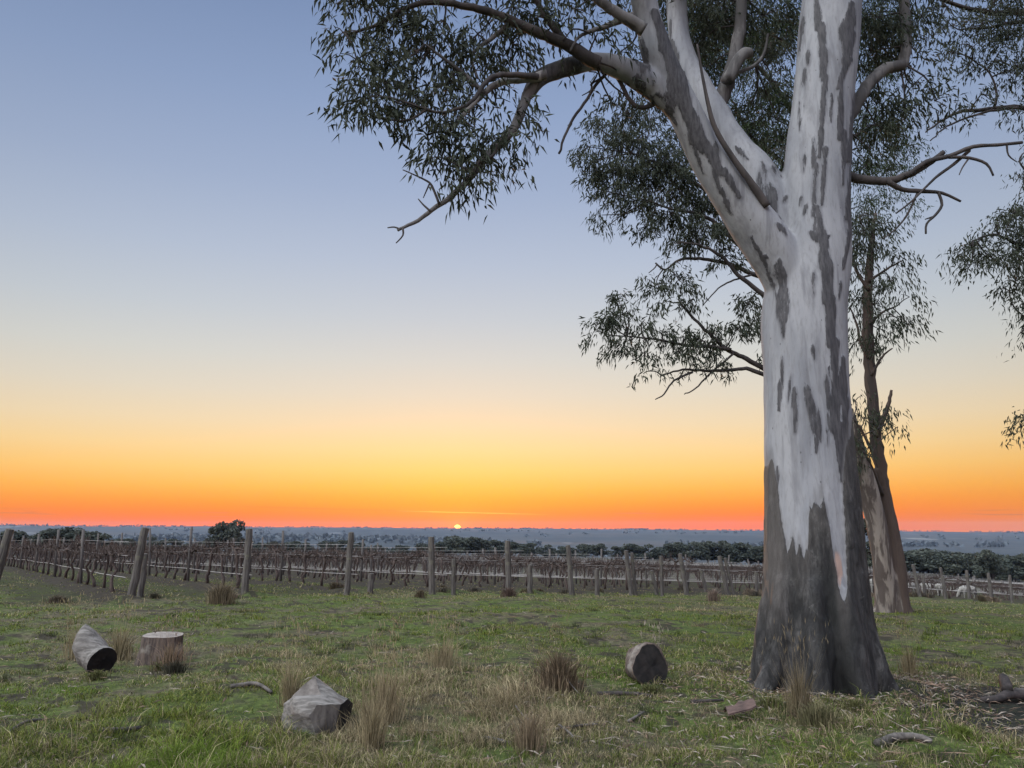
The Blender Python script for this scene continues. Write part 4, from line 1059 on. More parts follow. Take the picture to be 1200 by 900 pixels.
for d, p, i in vines[:300]:
    o = link('grape_vine', random.choice(vm), None, p)
    o.rotation_euler = (0, 0, ang_row + (math.pi if random.random() < .5 else 0) + random.gauss(0, .05)); s_ = random.uniform(.9, 1.1); o.scale = (s_, s_, s_ * random.uniform(.92, 1.06))
    tag(o, 'bare pruned grape vine trained along a trellis row behind the headland', 'vine', 'pruned vines in the near rows')
for k, (d, p, i) in enumerate(posts[:300]):
    o = link('trellis_post', im[k % 4], None, p + Vector((.82 * ROWD[0], .82 * ROWD[1], 0)))
    o.rotation_euler = (random.gauss(0, .03), random.gauss(0, .04), 0); o.scale = (1, 1, random.uniform(.93, 1.08))
    tag(o, 'thin grey trellis post standing among the bare vines', 'post', 'trellis posts within the vine rows')
def merged(name, meshes, places, mat, label, cat, axial=True):
    V = []; Fs = {3: [], 4: []}; off = 0
    data = []
    for me in meshes:
        c = get_co(me); data.append((c, [tuple(p.vertices) for p in me.polygons]))
    allf = []
    for p in places:
        c, f = random.choice(data)
        a = ang_row if axial else 0; ca, sa = math.cos(a), math.sin(a)
        V.append(np.stack([c[:, 0] * ca - c[:, 1] * sa + p.x, c[:, 0] * sa + c[:, 1] * ca + p.y, c[:, 2] * random.uniform(.92, 1.08) + p.z], 1))
        allf.extend([tuple(q + off for q in fc) for fc in f]); off += len(c)
    me = bpy.data.meshes.new(name); me.from_pydata(np.concatenate(V).tolist(), [], allf); me.materials.append(mat); me.update()
    o = link(name, me); tag(o, label, cat, kind='stuff'); return o
if len(vines) > 300:
    merged('distant_vines', vlo, [p for d, p, i in vines[300:]], M['vine'], 'mass of bare brown vines filling the far rows of the vineyard', 'vines')
if len(posts) > 300:
    merged('distant_posts', im, [p for d, p, i in posts[300:]], M['post_thin'], 'thin grey posts of the farthest vine rows', 'posts', False)

# ------------------------------------------------------------------ sheep grazing between the rows
def sheep_mesh(head_down, seed):
    random.seed(seed); mb = MB()
    P, r = resample([(-.55, 0, .62), (-.42, 0, .66), (-.1, 0, .66), (.25, 0, .66), (.45, 0, .68)], [.13, .23, .27, .25, .16], 12); mb.tube(P, r, 12)
    for sx, sy in ((-.38, .12), (-.38, -.12), (.30, .11), (.30, -.11)):
        if sx < 0: leg = [(sx, sy, .55), (sx + .05, sy, .40), (sx - .05, sy, .24), (sx - .02, sy, .02)]
        else: leg = [(sx, sy, .55), (sx, sy, .30), (sx + .02, sy, .17), (sx, sy, .02)]
        mb.tube(leg, [.09, .06, .036, .032], 8)
    if head_down:
        mb.tube([(.40, 0, .70), (.58, 0, .55), (.68, 0, .34), (.70, 0, .24)], [.15, .11, .085, .07], 10)
        mb.tube([(.68, 0, .32), (.76, 0, .18), (.80, 0, .10)], [.085, .065, .045], 9)
        for s in (-1, 1): mb.tube([(.66, s * .06, .32), (.62, s * .17, .31)], [.035, .018], 6)
    else:
        mb.tube([(.40, 0, .70), (.56, 0, .84), (.64, 0, .95)], [.16, .115, .09], 10)
        mb.tube([(.62, 0, .95), (.76, 0, .92), (.86, 0, .86)], [.09, .07, .045], 9)
        for s in (-1, 1): mb.tube([(.62, s * .06, .97), (.58, s * .18, .96)], [.035, .018], 6)
    mb.tube([(-.56, 0, .64), (-.62, 0, .48)], [.05, .025], 7)
    me = remeshed(mb, .028, 3, .4)
    c = get_co(me); nn = get_no(me); set_co(me, c + nn * ((fbm(c * 9, 2, seed) - .5) * .05 * (c[:, 2] > .42))[:, None])
    me.materials.append(M['fleece']); return me
shA, shB = sheep_mesh(True, 3), sheep_mesh(False, 4)
for px, Y, me, az, lb in ((1026, 52, shB, 190, 'white sheep half hidden at the left of the twin-stemmed gum'), (1066, 58, shA, 20, 'white sheep showing at the right edge of the twin-stemmed gum'), (1086, 60, shA, 170, 'white sheep grazing between the two short thick posts, left one'),
                          (1094, 64, shB, 160, 'white sheep standing behind the others between the short posts'), (1102, 55, shA, 60, 'white sheep turned away close to the right short post'), (1134, 56, shA, 185, 'white sheep grazing alone, rightmost of the small flock')):
    o = link('sheep', me, None, gnd(px, Y)); o.rotation_euler = (0, 0, R(az)); tag(o, lb, 'sheep', 'sheep grazing among the vines')

# ------------------------------------------------------------------ trees beyond the vineyard
def far_tree_parts(seed, spread, hgt, crown0, nb):
    rg = np.random.default_rng(seed); random.seed(seed)
    mb = MB(); mb.tube([(0, 0, -1), (.1, 0, hgt * .3), (rg.normal(0, .25), 0, hgt * .75)], [hgt * .035, hgt * .026, hgt * .012], 6)
    V = []
    for b in range(nb):
        a = rg.uniform(0, 2 * math.pi); q = spread * rg.uniform(.15, .75); zc = hgt * rg.uniform(crown0 + .12, .9)
        c = np.array((math.cos(a) * q, math.sin(a) * q, zc * (1 - .12 * q / spread))); rr = spread * rg.uniform(.28, .46) * np.array((1, 1, .62))
        mb.tube([(0, 0, hgt * crown0 * .8), tuple((c + np.array((0, 0, hgt * crown0))) / 2), tuple(c)], [hgt * .014, hgt * .01, hgt * .005], 4)
        m = 190
        d = rg.normal(0, 1, (m, 3)); d /= np.linalg.norm(d, axis=1)[:, None]
        p = c + d * rr * rg.uniform(.55, 1.05, (m, 1))
        s1 = rg.normal(0, 1, (m, 3)); s1 /= np.linalg.norm(s1, axis=1)[:, None]; s2 = np.cross(s1, rg.normal(0, 1, (m, 3))); s2 /= np.linalg.norm(s2, axis=1)[:, None]
        e = spread * rg.uniform(.045, .10, (m, 1))
        V.append(np.stack([p - s1 * e, p - s2 * e * .6, p + s1 * e, p + s2 * e * .6], 1).reshape(-1, 3))
    V = np.concatenate(V); f = np.arange(len(V)).reshape(-1, 4)
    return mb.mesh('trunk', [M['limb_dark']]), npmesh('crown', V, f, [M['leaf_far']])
kinds = [far_tree_parts(300, 3.6, 7.5, .20, 14), far_tree_parts(301, 4.6, 7.0, .12, 18), far_tree_parts(302, 2.8, 7.6, .06, 13), far_tree_parts(303, 4.0, 6.0, .03, 16), far_tree_parts(304, 5.2, 7.8, .24, 18), far_tree_parts(305, 3.2, 6.8, .02, 14)]
def far_tree(px, top_y, D, k, wide=None, label=None, group='trees beyond the vineyard'):
    p = gnd(px, D)
    el = PITCH - math.atan((top_y - 450) / F_PX)
    ztop = CAM_H + math.hypot(p.x, p.y) * math.tan(el) * 1.0
    hgt = max(3.0, ztop - p.z)
    o = empty('gum_tree', p, label or 'dull green gum in the tree belt beyond the vineyard', 'tree', group)
    base = {0: 7.5, 1: 7.0, 2: 7.6, 3: 6.0, 4: 7.8, 5: 6.8}[k]; s_ = hgt / base
    w = s_ if wide is None else wide
    o.scale = (w, w, s_); o.rotation_euler = (0, 0, random.uniform(0, 6.28))
    a = link('trunk', kinds[k][0], None, (0, 0, 0)); a.parent = o
    c = link('crown', kinds[k][1], None, (0, 0, 0)); c.parent = o
    return o
random.seed(55)
far_tree(263, 610, 150, 4, 0.72, 'lone umbrella-shaped tree standing above the tree line left of the sun', None)
LG1 = ('dark bushy gum in the belt at the left end of the vineyard', 'trees at the left end of the vineyard')
for px, ty, D, k, w in ((8, 619, 105, 0, .9), (25, 619, 108, 5, .95), (45, 622, 112, 3, .8), (66, 616, 105, 1, .85), (84, 621, 112, 2, .85), (98, 619, 115, 1, .75), (116, 622, 116, 5, .9), (140, 627, 125, 3, .7), (150, 628, 135, 0, .7), (172, 625, 135, 5, .8), (185, 629, 135, 3, .7), (205, 627, 140, 2, .8), (228, 631, 150, 3, .9), (244, 630, 155, 5, .9)):
    far_tree(px, ty + 1, D, k, w, *LG1)
for px, ty, D, k, w in ((285, 631, 170, 5, 1), (300, 634, 170, 3, 1), (318, 633, 175, 0, .8), (345, 632, 180, 3, 1.0), (362, 634, 180, 5, .9), (384, 633, 185, 1, .8), (402, 630, 190, 2, 1), (420, 634, 190, 3, .9), (445, 637, 200, 5, .9), (470, 637, 200, 3, .9), (498, 636, 205, 1, .8)):
    far_tree(px, ty, D, k, w, 'low dull green gum in the tree line left of the sun', 'trees left of the sun')
far_tree(548, 628, 190, 4, 1.15, 'broad domed tree standing directly under the setting sun', None)
far_tree(522, 633, 196, 1, .9, 'lower tree at the left shoulder of the domed tree under the sun', None)
far_tree(575, 631, 200, 3, 1.2, 'lower tree at the right shoulder of the domed tree under the sun', None)
for px, ty, D, k, w in ((600, 634, 205, 0, .9), (618, 635, 205, 3, 1), (640, 637, 210, 5, .9), (664, 639, 215, 3, 1), (686, 637, 215, 1, .9), (706, 636, 220, 0, .9), (724, 638, 225, 2, 1), (744, 636, 225, 1, 1.0), (760, 636, 225, 5, 1.2), (778, 638, 230, 3, 1.2)):
    far_tree(px, ty, D, k, w, 'low dull green gum in the tree line right of the sun', 'trees right of the sun')
for px, ty, D, k, w in ((796, 634, 200, 0, 1.2), (812, 633, 200, 5, 1.3), (830, 633, 205, 1, 1.1), (846, 632, 205, 0, 1.1), (862, 633, 205, 3, 1.3), (878, 635, 205, 5, 1.3), (894, 637, 200, 1, 1.1), (915, 638, 200, 0, 1.2), (935, 638, 200, 5, 1.2), (980, 640, 195, 3, 1.3), (1000, 638, 190, 1, 1.2)):
    far_tree(px, ty, D, k, w, 'dense dark gum in the wood close left of the big trunk', 'wood left of the big trunk')
for q in range(34):
    px = 1012 + q * 6.4 + random.uniform(-3, 3); ty = 640 + random.uniform(-1, 4) + (3 if px > 1120 else 0)
    far_tree(px, ty, random.uniform(150, 200), random.choice((0, 1, 3, 5, 1)), random.uniform(1.0, 1.4), 'olive green gum in the wood beyond the sheep', 'wood beyond the sheep')
far_tree(1164, 639, 130, 0, .8, 'taller open-crowned gum at the front of the wood beyond the sheep', None)
far_tree(1011, 598, 62, 2, .85, 'small leafy tree glimpsed in the gap between the two right-hand trunks', None)

# woodland on the far hills
def woodland(name, label, n, r0, r1, size, seed):
    rg = np.random.default_rng(seed)
    r = np.sqrt(rg.uniform(r0 ** 2, r1 ** 2, n * 4)); a = rg.uniform(-.72, .72, n * 4)
    x, y = np.sin(a) * r, np.cos(a) * r
    keep = fbm2(x, y, 200, 3, 77) > .5
    x, y, r = x[keep][:n], y[keep][:n], r[keep][:n]; z = H(x, y); n = len(x)
    V = []
    for q in range(9):
        s_ = size * rg.uniform(.5, 1.1, (n, 1)); d = rg.normal(0, 1, (n, 3)) * np.array((1, 1, .45)); c = np.stack([x, y, z + size * .45], 1) + d * size * .42
        s1 = rg.normal(0, 1, (n, 3)); s1 /= np.linalg.norm(s1, axis=1)[:, None]; s2 = np.cross(s1, rg.normal(0, 1, (n, 3))); s2 /= np.linalg.norm(s2, axis=1)[:, None]
        V.append(np.stack([c - s1 * s_ * .5, c - s2 * s_ * .4, c + s1 * s_ * .5, c + s2 * s_ * .4], 1))
    V = np.concatenate(V).reshape(-1, 3); f = np.arange(len(V)).reshape(-1, 4)
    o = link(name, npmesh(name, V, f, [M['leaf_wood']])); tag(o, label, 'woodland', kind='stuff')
woodland('valley_woodland', 'hazy woodland scattered over the valley beyond the tree belt', 1000, 420, 1100, 7, 5)
woodland('ridge_woodland', 'tiny blue trees along the far ridge under the sunset', 260, 1500, 2900, 6, 6)
rg = np.random.default_rng(8)
n = 420; a = rg.uniform(-.72, .72, n); x, y = np.sin(a) * 2990, np.cos(a) * 2990; z = H(x, y); V = []
for q in range(7):
    s_ = rg.uniform(2.0, 5.5, (n, 1)); c = np.stack([x, y, z + 1.6], 1) + rg.normal(0, 1, (n, 3)) * np.array((4, 2, 1.0))
    s1 = rg.normal(0, 1, (n, 3)); s1 /= np.linalg.norm(s1, axis=1)[:, None]; s2 = np.cross(s1, rg.normal(0, 1, (n, 3))); s2 /= np.linalg.norm(s2, axis=1)[:, None]
    V.append(np.stack([c - s1 * s_ * .5, c - s2 * s_ * .4, c + s1 * s_ * .5, c + s2 * s_ * .4], 1))
V = np.concatenate(V).reshape(-1, 3)
tag(link('skyline_trees', npmesh('skyline_trees', V, np.arange(len(V)).reshape(-1, 4), [M['leaf_wood']])), 'specks of trees along the skyline of the farthest ridge', 'woodland', kind='stuff')

# ------------------------------------------------------------------ logs and stump
def tex_disp(me, amp, sc, seed):
    c = get_co(me); nn = get_no(me); set_co(me, c + nn * ((fbm(c * np.array(sc), 3, seed) - .5) * amp)[:, None])
def disc(parent, name, ring, mat, inset=0.0, seed=1):
    """a face closing a ring of points, slightly uneven"""
    random.seed(seed); ring = [Vector(p) for p in ring]; c = sum(ring, Vector()) / len(ring)
    n_ = (ring[0] - c).cross(ring[len(ring) // 4] - c).normalized()
    mb = MB(); k = len(ring); vs = []
    for f in (1.0, .8, .55, .28):
        vs += [c + (p - c) * f + n_ * random.gauss(0, .006) * (0 if f == 1 else 1) for p in ring]
    vs.append(c + n_ * inset); fs = []
    for L in range(3):
        for q in range(k): fs.append((L * k + q, L * k + (q + 1) % k, (L + 1) * k + (q + 1) % k, (L + 1) * k + q))
    for q in range(k): fs.append((3 * k + q, 3 * k + (q + 1) % k, 4 * k))
    mb.add(vs, fs); return mb.build(name, mat, parent)
def log(name, base, stations, mat, cut, label, cat, sides=20, close_start=True, close_end=True, wob=.05, seed=1, cutname='cut_face', mats2=None, flat=False, amp=.05, nsc=(9, 9, 9), peak=0):
    """stations: (x,y,z, radius_h, radius_v, tilt of ring normal) in metres from base; loft with uneven rings"""
    random.seed(seed)
    root = empty(name, base, label, cat)
    C = [Vector(s[:3]) for s in stations]; rings = []
    lob = [random.uniform(-wob, wob) for _ in range(sides)]
    lob = [(lob[k - 1] + lob[k] + lob[(k + 1) % sides]) / 2 for k in range(sides)]
    lob = [l_ + peak * (math.exp(-((2 * math.pi * k / sides - 1.75) / .55) ** 2) - .45 * (math.exp(-((2 * math.pi * k / sides - .75) / .4) ** 2) + math.exp(-((2 * math.pi * k / sides - 2.6) / .4) ** 2))) for k, l_ in enumerate(lob)]
    for i, s in enumerate(stations):
        t_ = s[5] if len(s) > 5 else (C[min(i + 1, len(C) - 1)] - C[max(i - 1, 0)])
        t_ = Vector(t_).normalized()
        up = Vector((0, 0, 1)) if flat else Vector((0, 1, 0))
        h = t_.cross(up).normalized(); v = h.cross(t_).normalized()
        rings.append([C[i] + h * math.cos(2 * math.pi * k / sides) * s[3] * (1 + lob[k] + random.gauss(0, .012)) + v * math.sin(2 * math.pi * k / sides) * s[4] * (1 + lob[k] + random.gauss(0, .012)) for k in range(sides)])
    sub = []
    for i in range(len(rings) - 1):
        for f in (0, .25, .5, .75): sub.append([a.lerp(b, f) for a, b in zip(rings[i], rings[i + 1])])
    sub.append(rings[-1])
    mb = MB(); vs = [p for r in sub for p in r]; fs = []
    for i in range(len(sub) - 1):
        for k in range(sides): fs.append((i * sides + k, i * sides + (k + 1) % sides, (i + 1) * sides + (k + 1) % sides, (i + 1) * sides + k))
    B = Vector(base)
    mb.add([v + B for v in vs], fs); o = mb.build('log_side', mat, root)
    c = get_co(o.data); nn = get_no(o.data); am = np.ones(len(c)); am[:sides] = 0; am[-sides:] = 0
    set_co(o.data, c + nn * ((fbm(c * np.array(nsc), 3, seed + 70) - .5) * amp * am)[:, None])
    if close_end: disc(root, cutname, [p + B for p in sub[-1]], cut, 0.004, seed)
    if close_start: disc(root, cutname, [p + B for p in sub[0]], (mats2 or cut), 0.03, seed + 1)
    return root
g = gnd(108, 9.2)
log('log', g, [(-.15, .05, .49, .035, .04), (-.14, .04, .42, .10, .10), (-.11, .02, .30, .16, .15), (-.03, -.01, .20, .175, .16, (.8, -.3, -.7)), (.06, -.05, .14, .165, .155, (1, -.5, -.45)), (.15, -.10, .115, .16, .165, (1, -.7, -.35))], M['wood_pale'], M['wood_cut'],
    'grey pointed log chunk with a dark cut end, left of the low stump', 'log', seed=5, mats2=M['wood_pale'], amp=.06, nsc=(6, 6, 6))
g = gnd(189, 9.85)
log('tree_stump', g + Vector((0, 0, 0)), [(0, 0, -.10, .31, .26), (0, 0, .05, .275, .23), (0, 0, .18, .25, .21), (.01, 0, .31, .25, .205, (0.02, -.06, 1))], M['wood_brown'], M['wood_top'],
    'low brown stump with a flat pale sawn top at the left', 'stump', close_start=False, seed=7, wob=.10, cutname='sawn_top', amp=.05, nsc=(13, 13, 1.2))
g = gnd(760, 8.45)
log('log', g, [(-.12, .17, .10, .09, .10), (-.10, .11, .13, .16, .165), (-.05, .02, .155, .20, .19), (0.0, -.05, .16, .215, .20, (.26, -.93, .26)), (.012, -.075, .155, .200, .195, (.26, -.93, .26))], M['wood_brown'], M['wood_cut'],
    'brown rounded log with a big dark cut face near the big gum', 'log', seed=9, mats2=M['wood_brown'], flat=True, peak=.20, wob=.09, amp=.08)
# block-like chunk, sawn on several sides
def block_log():
    Y = 6.62; base = gnd(372, Y)
    root = empty('log', base, 'pale grey sawn log block with a peaked top and dark underside, nearest the viewer', 'log')
    def q(zx, zy, dy): return at(310 + zx / 9.0, 770 + zy / 9.0, Y + dy)
    V = {'A': q(505, 200, .10), 'B': q(295, 410, -.02), 'L': q(205, 500, .02), 'L2': q(180, 640, .0), 'BL': q(230, 800, -.02), 'C': q(880, 425, .12), 'C2': q(932, 480, .22), 'E': q(535, 505, -.14), 'F': q(800, 488, -.06),
         'G': q(468, 595, -.17), 'Hh': q(545, 800, -.15), 'R2': q(745, 800, -.08), 'Rr': q(850, 800, .06), 'A2': q(520, 230, .34), 'B2': q(300, 440, .34), 'C3': q(850, 460, .42), 'K1': q(250, 800, .36), 'K2': q(850, 790, .42),
         'S1': q(390, 320, .04), 'S2': q(690, 330, .11), 'mid': q(600, 420, -.02)}
    brown_f = [('A', 'S1', 'mid'), ('S1', 'B', 'mid')]
    light = [('B', 'E', 'mid'), ('A', 'mid', 'S2'), ('S2', 'mid', 'F'), ('mid', 'E', 'F'), ('S2', 'F', 'C'), ('B', 'L', 'G'), ('B', 'G', 'E'), ('L', 'L2', 'G'), ('L2', 'BL', 'Hh'), ('L2', 'Hh', 'G'),
             ('A', 'S2', 'A2'), ('S2', 'C', 'C3'), ('S2', 'C3', 'A2'), ('A', 'A2', 'S1'), ('S1', 'A2', 'B2'), ('S1', 'B2', 'B'), ('B', 'B2', 'L'), ('L', 'B2', 'K1'), ('L', 'K1', 'L2'), ('L2', 'K1', 'BL'), ('B2', 'A2', 'K1'), ('A2', 'C3', 'K2'), ('A2', 'K2', 'K1')]
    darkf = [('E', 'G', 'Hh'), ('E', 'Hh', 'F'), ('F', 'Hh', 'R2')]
    side = [('F', 'R2', 'Rr'), ('F', 'Rr', 'C2'), ('F', 'C2', 'C'), ('C', 'C2', 'C3'), ('C2', 'Rr', 'K2'), ('C2', 'K2', 'C3')]
    for nm, fs, mt in (('log_side', light, M['wood_pale']), ('split_face', brown_f, M['wood_dull']), ('cut_face', darkf, M['wood_dusk']), ('cut_face', side, M['wood_cut'])):
        bm = bmesh.new(); vv = {}
        for f in fs:
            for k in f:
                if k not in vv: vv[k] = bm.verts.new(V[k])
        for f in fs: bm.faces.new([vv[k] for k in f])
        bmesh.ops.subdivide_edges(bm, edges=bm.edges[:], cuts=5, use_grid_fill=True)
        bmesh.ops.recalc_face_normals(bm, faces=bm.faces[:])
        me = bpy.data.meshes.new(nm); bm.to_mesh(me); bm.free(); me.materials.append(mt)
        c = get_co(me); off = np.stack([fbm(c * 7, 3, 81), fbm(c * 7, 3, 85), fbm(c * 7, 3, 89)], 1) - .5
        set_co(me, c + off * .06); me.polygons.foreach_set('use_smooth', [True] * len(me.polygons)); link(nm, me, root)
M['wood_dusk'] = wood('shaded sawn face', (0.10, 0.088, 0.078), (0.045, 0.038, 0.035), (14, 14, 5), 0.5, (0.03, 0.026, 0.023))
M['wood_dull'] = wood('dull split face', (0.15, 0.132, 0.12), (0.07, 0.06, 0.053), (9, 9, 9), .5, (0.05, 0.043, 0.036))
block_log()

# ------------------------------------------------------------------ grasses
def blades(n_arr_x, n_arr_y, hgt, wid, colr, lean=0.45, z=None, seed=1):
    """one bent blade per point: two quads collapsed into 5 points"""
    rg = np.random.default_rng(seed); n = len(n_arr_x)
    if z is None: z = H(n_arr_x, n_arr_y) - .006
    a = rg.uniform(0, 2 * math.pi, n); l = hgt * rg.uniform(.1, 1, n) * lean
    b = np.stack([n_arr_x, n_arr_y, z], 1)
    d = np.stack([np.cos(a), np.sin(a), np.zeros(n)], 1)
    a2 = rg.uniform(0, 2 * math.pi, n); s = np.stack([np.cos(a2), np.sin(a2), np.zeros(n)], 1) * (wid / 2)[:, None]
    up = np.zeros((n, 3)); up[:, 2] = hgt * np.where(rg.random(n) < .5, 1.0, .55)
    m = b + up * .55 + d * (l * .35)[:, None]; t = b + up * (1 - .2 * lean) + d * l[:, None]
    V = np.stack([b - s, b + s, m + s * .75, m - s * .75, t], 1).reshape(-1, 3)
    o = np.arange(n)[:, None] * 5
    F3 = np.concatenate([o + np.array([[0, 1, 2]]), o + np.array([[0, 2, 3]]), o + np.array([[3, 2, 4]])])
    C = np.repeat(colr, 5, axis=0)
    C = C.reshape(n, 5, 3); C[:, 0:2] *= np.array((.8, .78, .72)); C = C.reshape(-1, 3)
    return V, F3, C
def dry_field(x, y):
    """how dry the sward is: broad patches plus the places the photograph shows as straw"""
    d = (fbm2(x, y, 2.6, 3, 61) - .5) * 2.2 + (fbm2(x, y, .7, 3, 62) - .5) * 1.5
    for px, Y, r, w in ((450, 6.9, .55, 1.0), (520, 8.8, 1.5, .62), (600, 7.2, .9, .45), (160, 9.7, 1.0, .8), (250, 9.0, 1.0, .35), (640, 6.2, 1.0, .5), (355, 6.9, .6, .5), (940, 7.0, .5, .8), (655, 8.0, .6, .6), (1060, 9.0, .7, .6), (840, 8.6, .8, .45), (330, 11.0, 1.3, .45), (150, 19.0, 1.6, .9), (480, 10.5, 1.6, .45), (820, 7.1, .6, .4), (430, 6.2, .6, .6)):
        g = gnd(px, Y); d = d + w * np.exp(-((x - g.x) ** 2 + (y - g.y) ** 2 * .7) / r ** 2)
    for px, Y, r, w in ((300, 15, 5, .5), (800, 13, 4.5, .55), (1120, 13, 4, .6), (150, 12.5, 2.5, .5), (60, 8.4, 1.2, .4), (520, 14, 4, .35), (360, 6.4, .5, .3)):
        g = gnd(px, Y); d = d - w * np.exp(-((x - g.x) ** 2 + (y - g.y) ** 2) / r ** 2)
    # the strip along the vineyard headland is rank and dry
    p0 = (x - E0[0]) * ROWD[0] + (y - E0[1]) * ROWD[1]
    d = d + .75 * np.exp(-((p0 + .2) / .8) ** 2)
    return d
def sample_wedge(n, r0, r1, half, power, seed):
    rg = np.random.default_rng(seed); u = rg.random(n)
    r = r0 * (r1 / r0) ** u if power == 0 else (r0 ** power + u * (r1 ** power - r0 ** power)) ** (1 / power)
    a = rg.uniform(-half, half, n); return np.sin(a) * r, np.cos(a) * r, r, rg
def char_mask(x, y):
    return np.maximum(np.exp(-((x - 4.75) ** 2 + (y - 7.15) ** 2) / 1.5), np.exp(-((x - 6.2) ** 2 + (y - 7.0) ** 2) / 1.9))
x, y, r, rg = sample_wedge(680000, 4.6, 40.0, R(45), -0.35, 71)
dns = fbm2(x, y, .35, 3, 63) + .5 * (fbm2(x, y, 1.4, 2, 64) - .5)
dry = dry_field(x, y)
trunkd = np.hypot(x - tree_base.x, y - tree_base.y)
p0 = (x - E0[0]) * ROWD[0] + (y - E0[1]) * ROWD[1]
keep = (rg.random(len(x)) < np.clip((dns - .30) * 5, .25, 1) * (1 - .93 * gap_field(x, y))) & (trunkd > .62) & (rg.random(len(x)) > char_mask(x, y) * 1.05) & ((p0 < .4) | (rg.random(len(x)) < .7))
x, y, r, dry, dns = x[keep], y[keep], r[keep], dry[keep], dns[keep]
rr_ = rg.random((len(x), 1)); isdry = rg.random(len(x)) < np.clip(.34 + dry * .6, .08, .95)
gcol = np.array((.056, .080, .014)) * (1 - rr_) + np.array((.175, .205, .040)) * rr_
gcol = np.where(rg.random((len(x), 1)) < .22, np.array((.022, .036, .010)) * (.7 + .6 * rr_), gcol)
gcol = np.where(rg.random((len(x), 1)) < .22, np.array((.19, .19, .055)) * (.7 + .5 * rr_), gcol)
bright = np.clip((fbm2(x, y, 1.1, 2, 66) - .55) * 5, 0, 1)[:, None]
gcol = gcol * (1 - bright) + np.array((.098, .158, .022)) * (.75 + .5 * rr_) * bright
dcol = np.array((.085, .068, .040)) * (1 - rr_) + np.array((.44, .365, .225)) * rr_ ** 1.5
col = np.where(isdry[:, None], dcol, gcol)
hgt = (.022 + .075 * np.clip(dns - .35, 0, .5) * 2) * rg.uniform(.6, 1.5, len(x)) * (1 - .3 * np.clip((r - 8) / 5, 0, 1))
tuft = np.clip((fbm2(x, y, .17, 2, 68) - .50) * 7, 0, 1) * np.clip((fbm2(x, y, 1.7, 2, 69) - .36) * 5, 0, 1)
hgt = hgt * (.75 + 1.15 * tuft) * np.where(isdry, 1.25, 1.0) * (1 + .5 * np.clip(9 - r, 0, 4) / 4)
wid = .0035 + .00055 * np.clip(r - 5, 0, 25)
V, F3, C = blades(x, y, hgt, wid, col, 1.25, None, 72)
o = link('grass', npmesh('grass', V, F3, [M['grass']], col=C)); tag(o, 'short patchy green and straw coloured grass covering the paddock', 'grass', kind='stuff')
# rank tufts that break up the short sward
x0, y0, r0, rg = sample_wedge(1500, 4.7, 17.0, R(43), -0.4, 171)
kp = (fbm2(x0, y0, 1.5, 2, 91) > .42) & (np.hypot(x0 - tree_base.x, y0 - tree_base.y) > .8) & (rg.random(len(x0)) > char_mask(x0, y0) * .9)
x0, y0, r0 = x0[kp], y0[kp], r0[kp]
nb = 46; sp_ = np.repeat(rg.uniform(.03, .10, len(x0)), nb)
x = np.repeat(x0, nb) + rg.normal(0, 1, len(x0) * nb) * sp_; y = np.repeat(y0, nb) + rg.normal(0, 1, len(x0) * nb) * sp_
kind_ = np.repeat(rg.random(len(x0)), nb)[:, None]; rr_ = rg.random((len(x), 1))
cg = np.array((.030, .048, .012)) * (1 - rr_) + np.array((.12, .15, .035)) * rr_
cs = np.array((.06, .048, .030)) * (1 - rr_) + np.array((.30, .245, .155)) * rr_
cd = np.array((.020, .026, .012)) * (1 - rr_) + np.array((.065, .070, .035)) * rr_
col = np.where(kind_ < .42, cg, np.where(kind_ < .72, cs, cd))
V, F3, C = blades(x, y, np.repeat(rg.uniform(.05, .13, len(x0)), nb) * rg.uniform(.5, 1.3, len(x)), .0036 + .0004 * np.clip(np.repeat(r0, nb) - 5, 0, 12), col, .95, None, 172)
o = link('rank_grass', npmesh('rank_grass', V, F3, [M['grass']], col=C)); tag(o, 'uncounted small rank tufts of green and dead grass in the sward', 'grass', kind='stuff')
# taller straw standing in loose drifts
x, y, r, rg = sample_wedge(60000, 4.8, 20.0, R(44), -0.3, 75)
dry = dry_field(x, y); keep = (rg.random(len(x)) < np.clip((dry - .45) * 1.0, 0, .75)) & (np.hypot(x - tree_base.x, y - tree_base.y) > .75)
x, y, r = x[keep][:14000], y[keep][:14000], r[keep][:14000]
rr_ = rg.random((len(x), 1)); col = np.array((.10, .078, .048)) * (1 - rr_) + np.array((.30, .24, .155)) * rr_
V, F3, C = blades(x, y, rg.uniform(.10, .28, len(x)), .0028 + .0004 * np.clip(r - 5, 0, 15), col, .55, None, 76)
o = link('dry_grass_stems', npmesh('dry_grass_stems', V, F3, [M['grass']], col=C)); tag(o, 'thin straw coloured grass stems standing above the short sward', 'dry grass', kind='stuff')
# litter of bark strips, leaves and twigs
x, y, r, rg = sample_wedge(16000, 4.7, 17, R(44), -0.4, 79)
keep = rg.random(len(x)) < np.clip(.12 + .9 * np.exp(-((x - 3.3) ** 2 + (y - 7.3) ** 2) / 6) + .25 * (fbm2(x, y, 1.3, 3, 67) > .52), 0, 1)
x, y = x[keep][:4600], y[keep][:4600]
aa = rg.uniform(0, 2 * math.pi, 1500); qq = .72 + np.abs(rg.normal(0, .55, 1500)); x = np.concatenate([x, tree_base.x + np.cos(aa) * qq + .25]); y = np.concatenate([y, tree_base.y + np.sin(aa) * qq * .85]); n = len(x); z = H(x, y) + rg.uniform(.005, .04, n)
a = rg.uniform(0, 2 * math.pi, n); L = rg.uniform(.03, .13, n) * np.where(rg.random(n) < .1, 2.4, 1); w = rg.uniform(.005, .016, n); w = np.where(L > .14, w * .6, w)
d = np.stack([np.cos(a), np.sin(a), rg.normal(0, .22, n)], 1); s = np.stack([-np.sin(a), np.cos(a), rg.normal(0, .3, n)], 1)
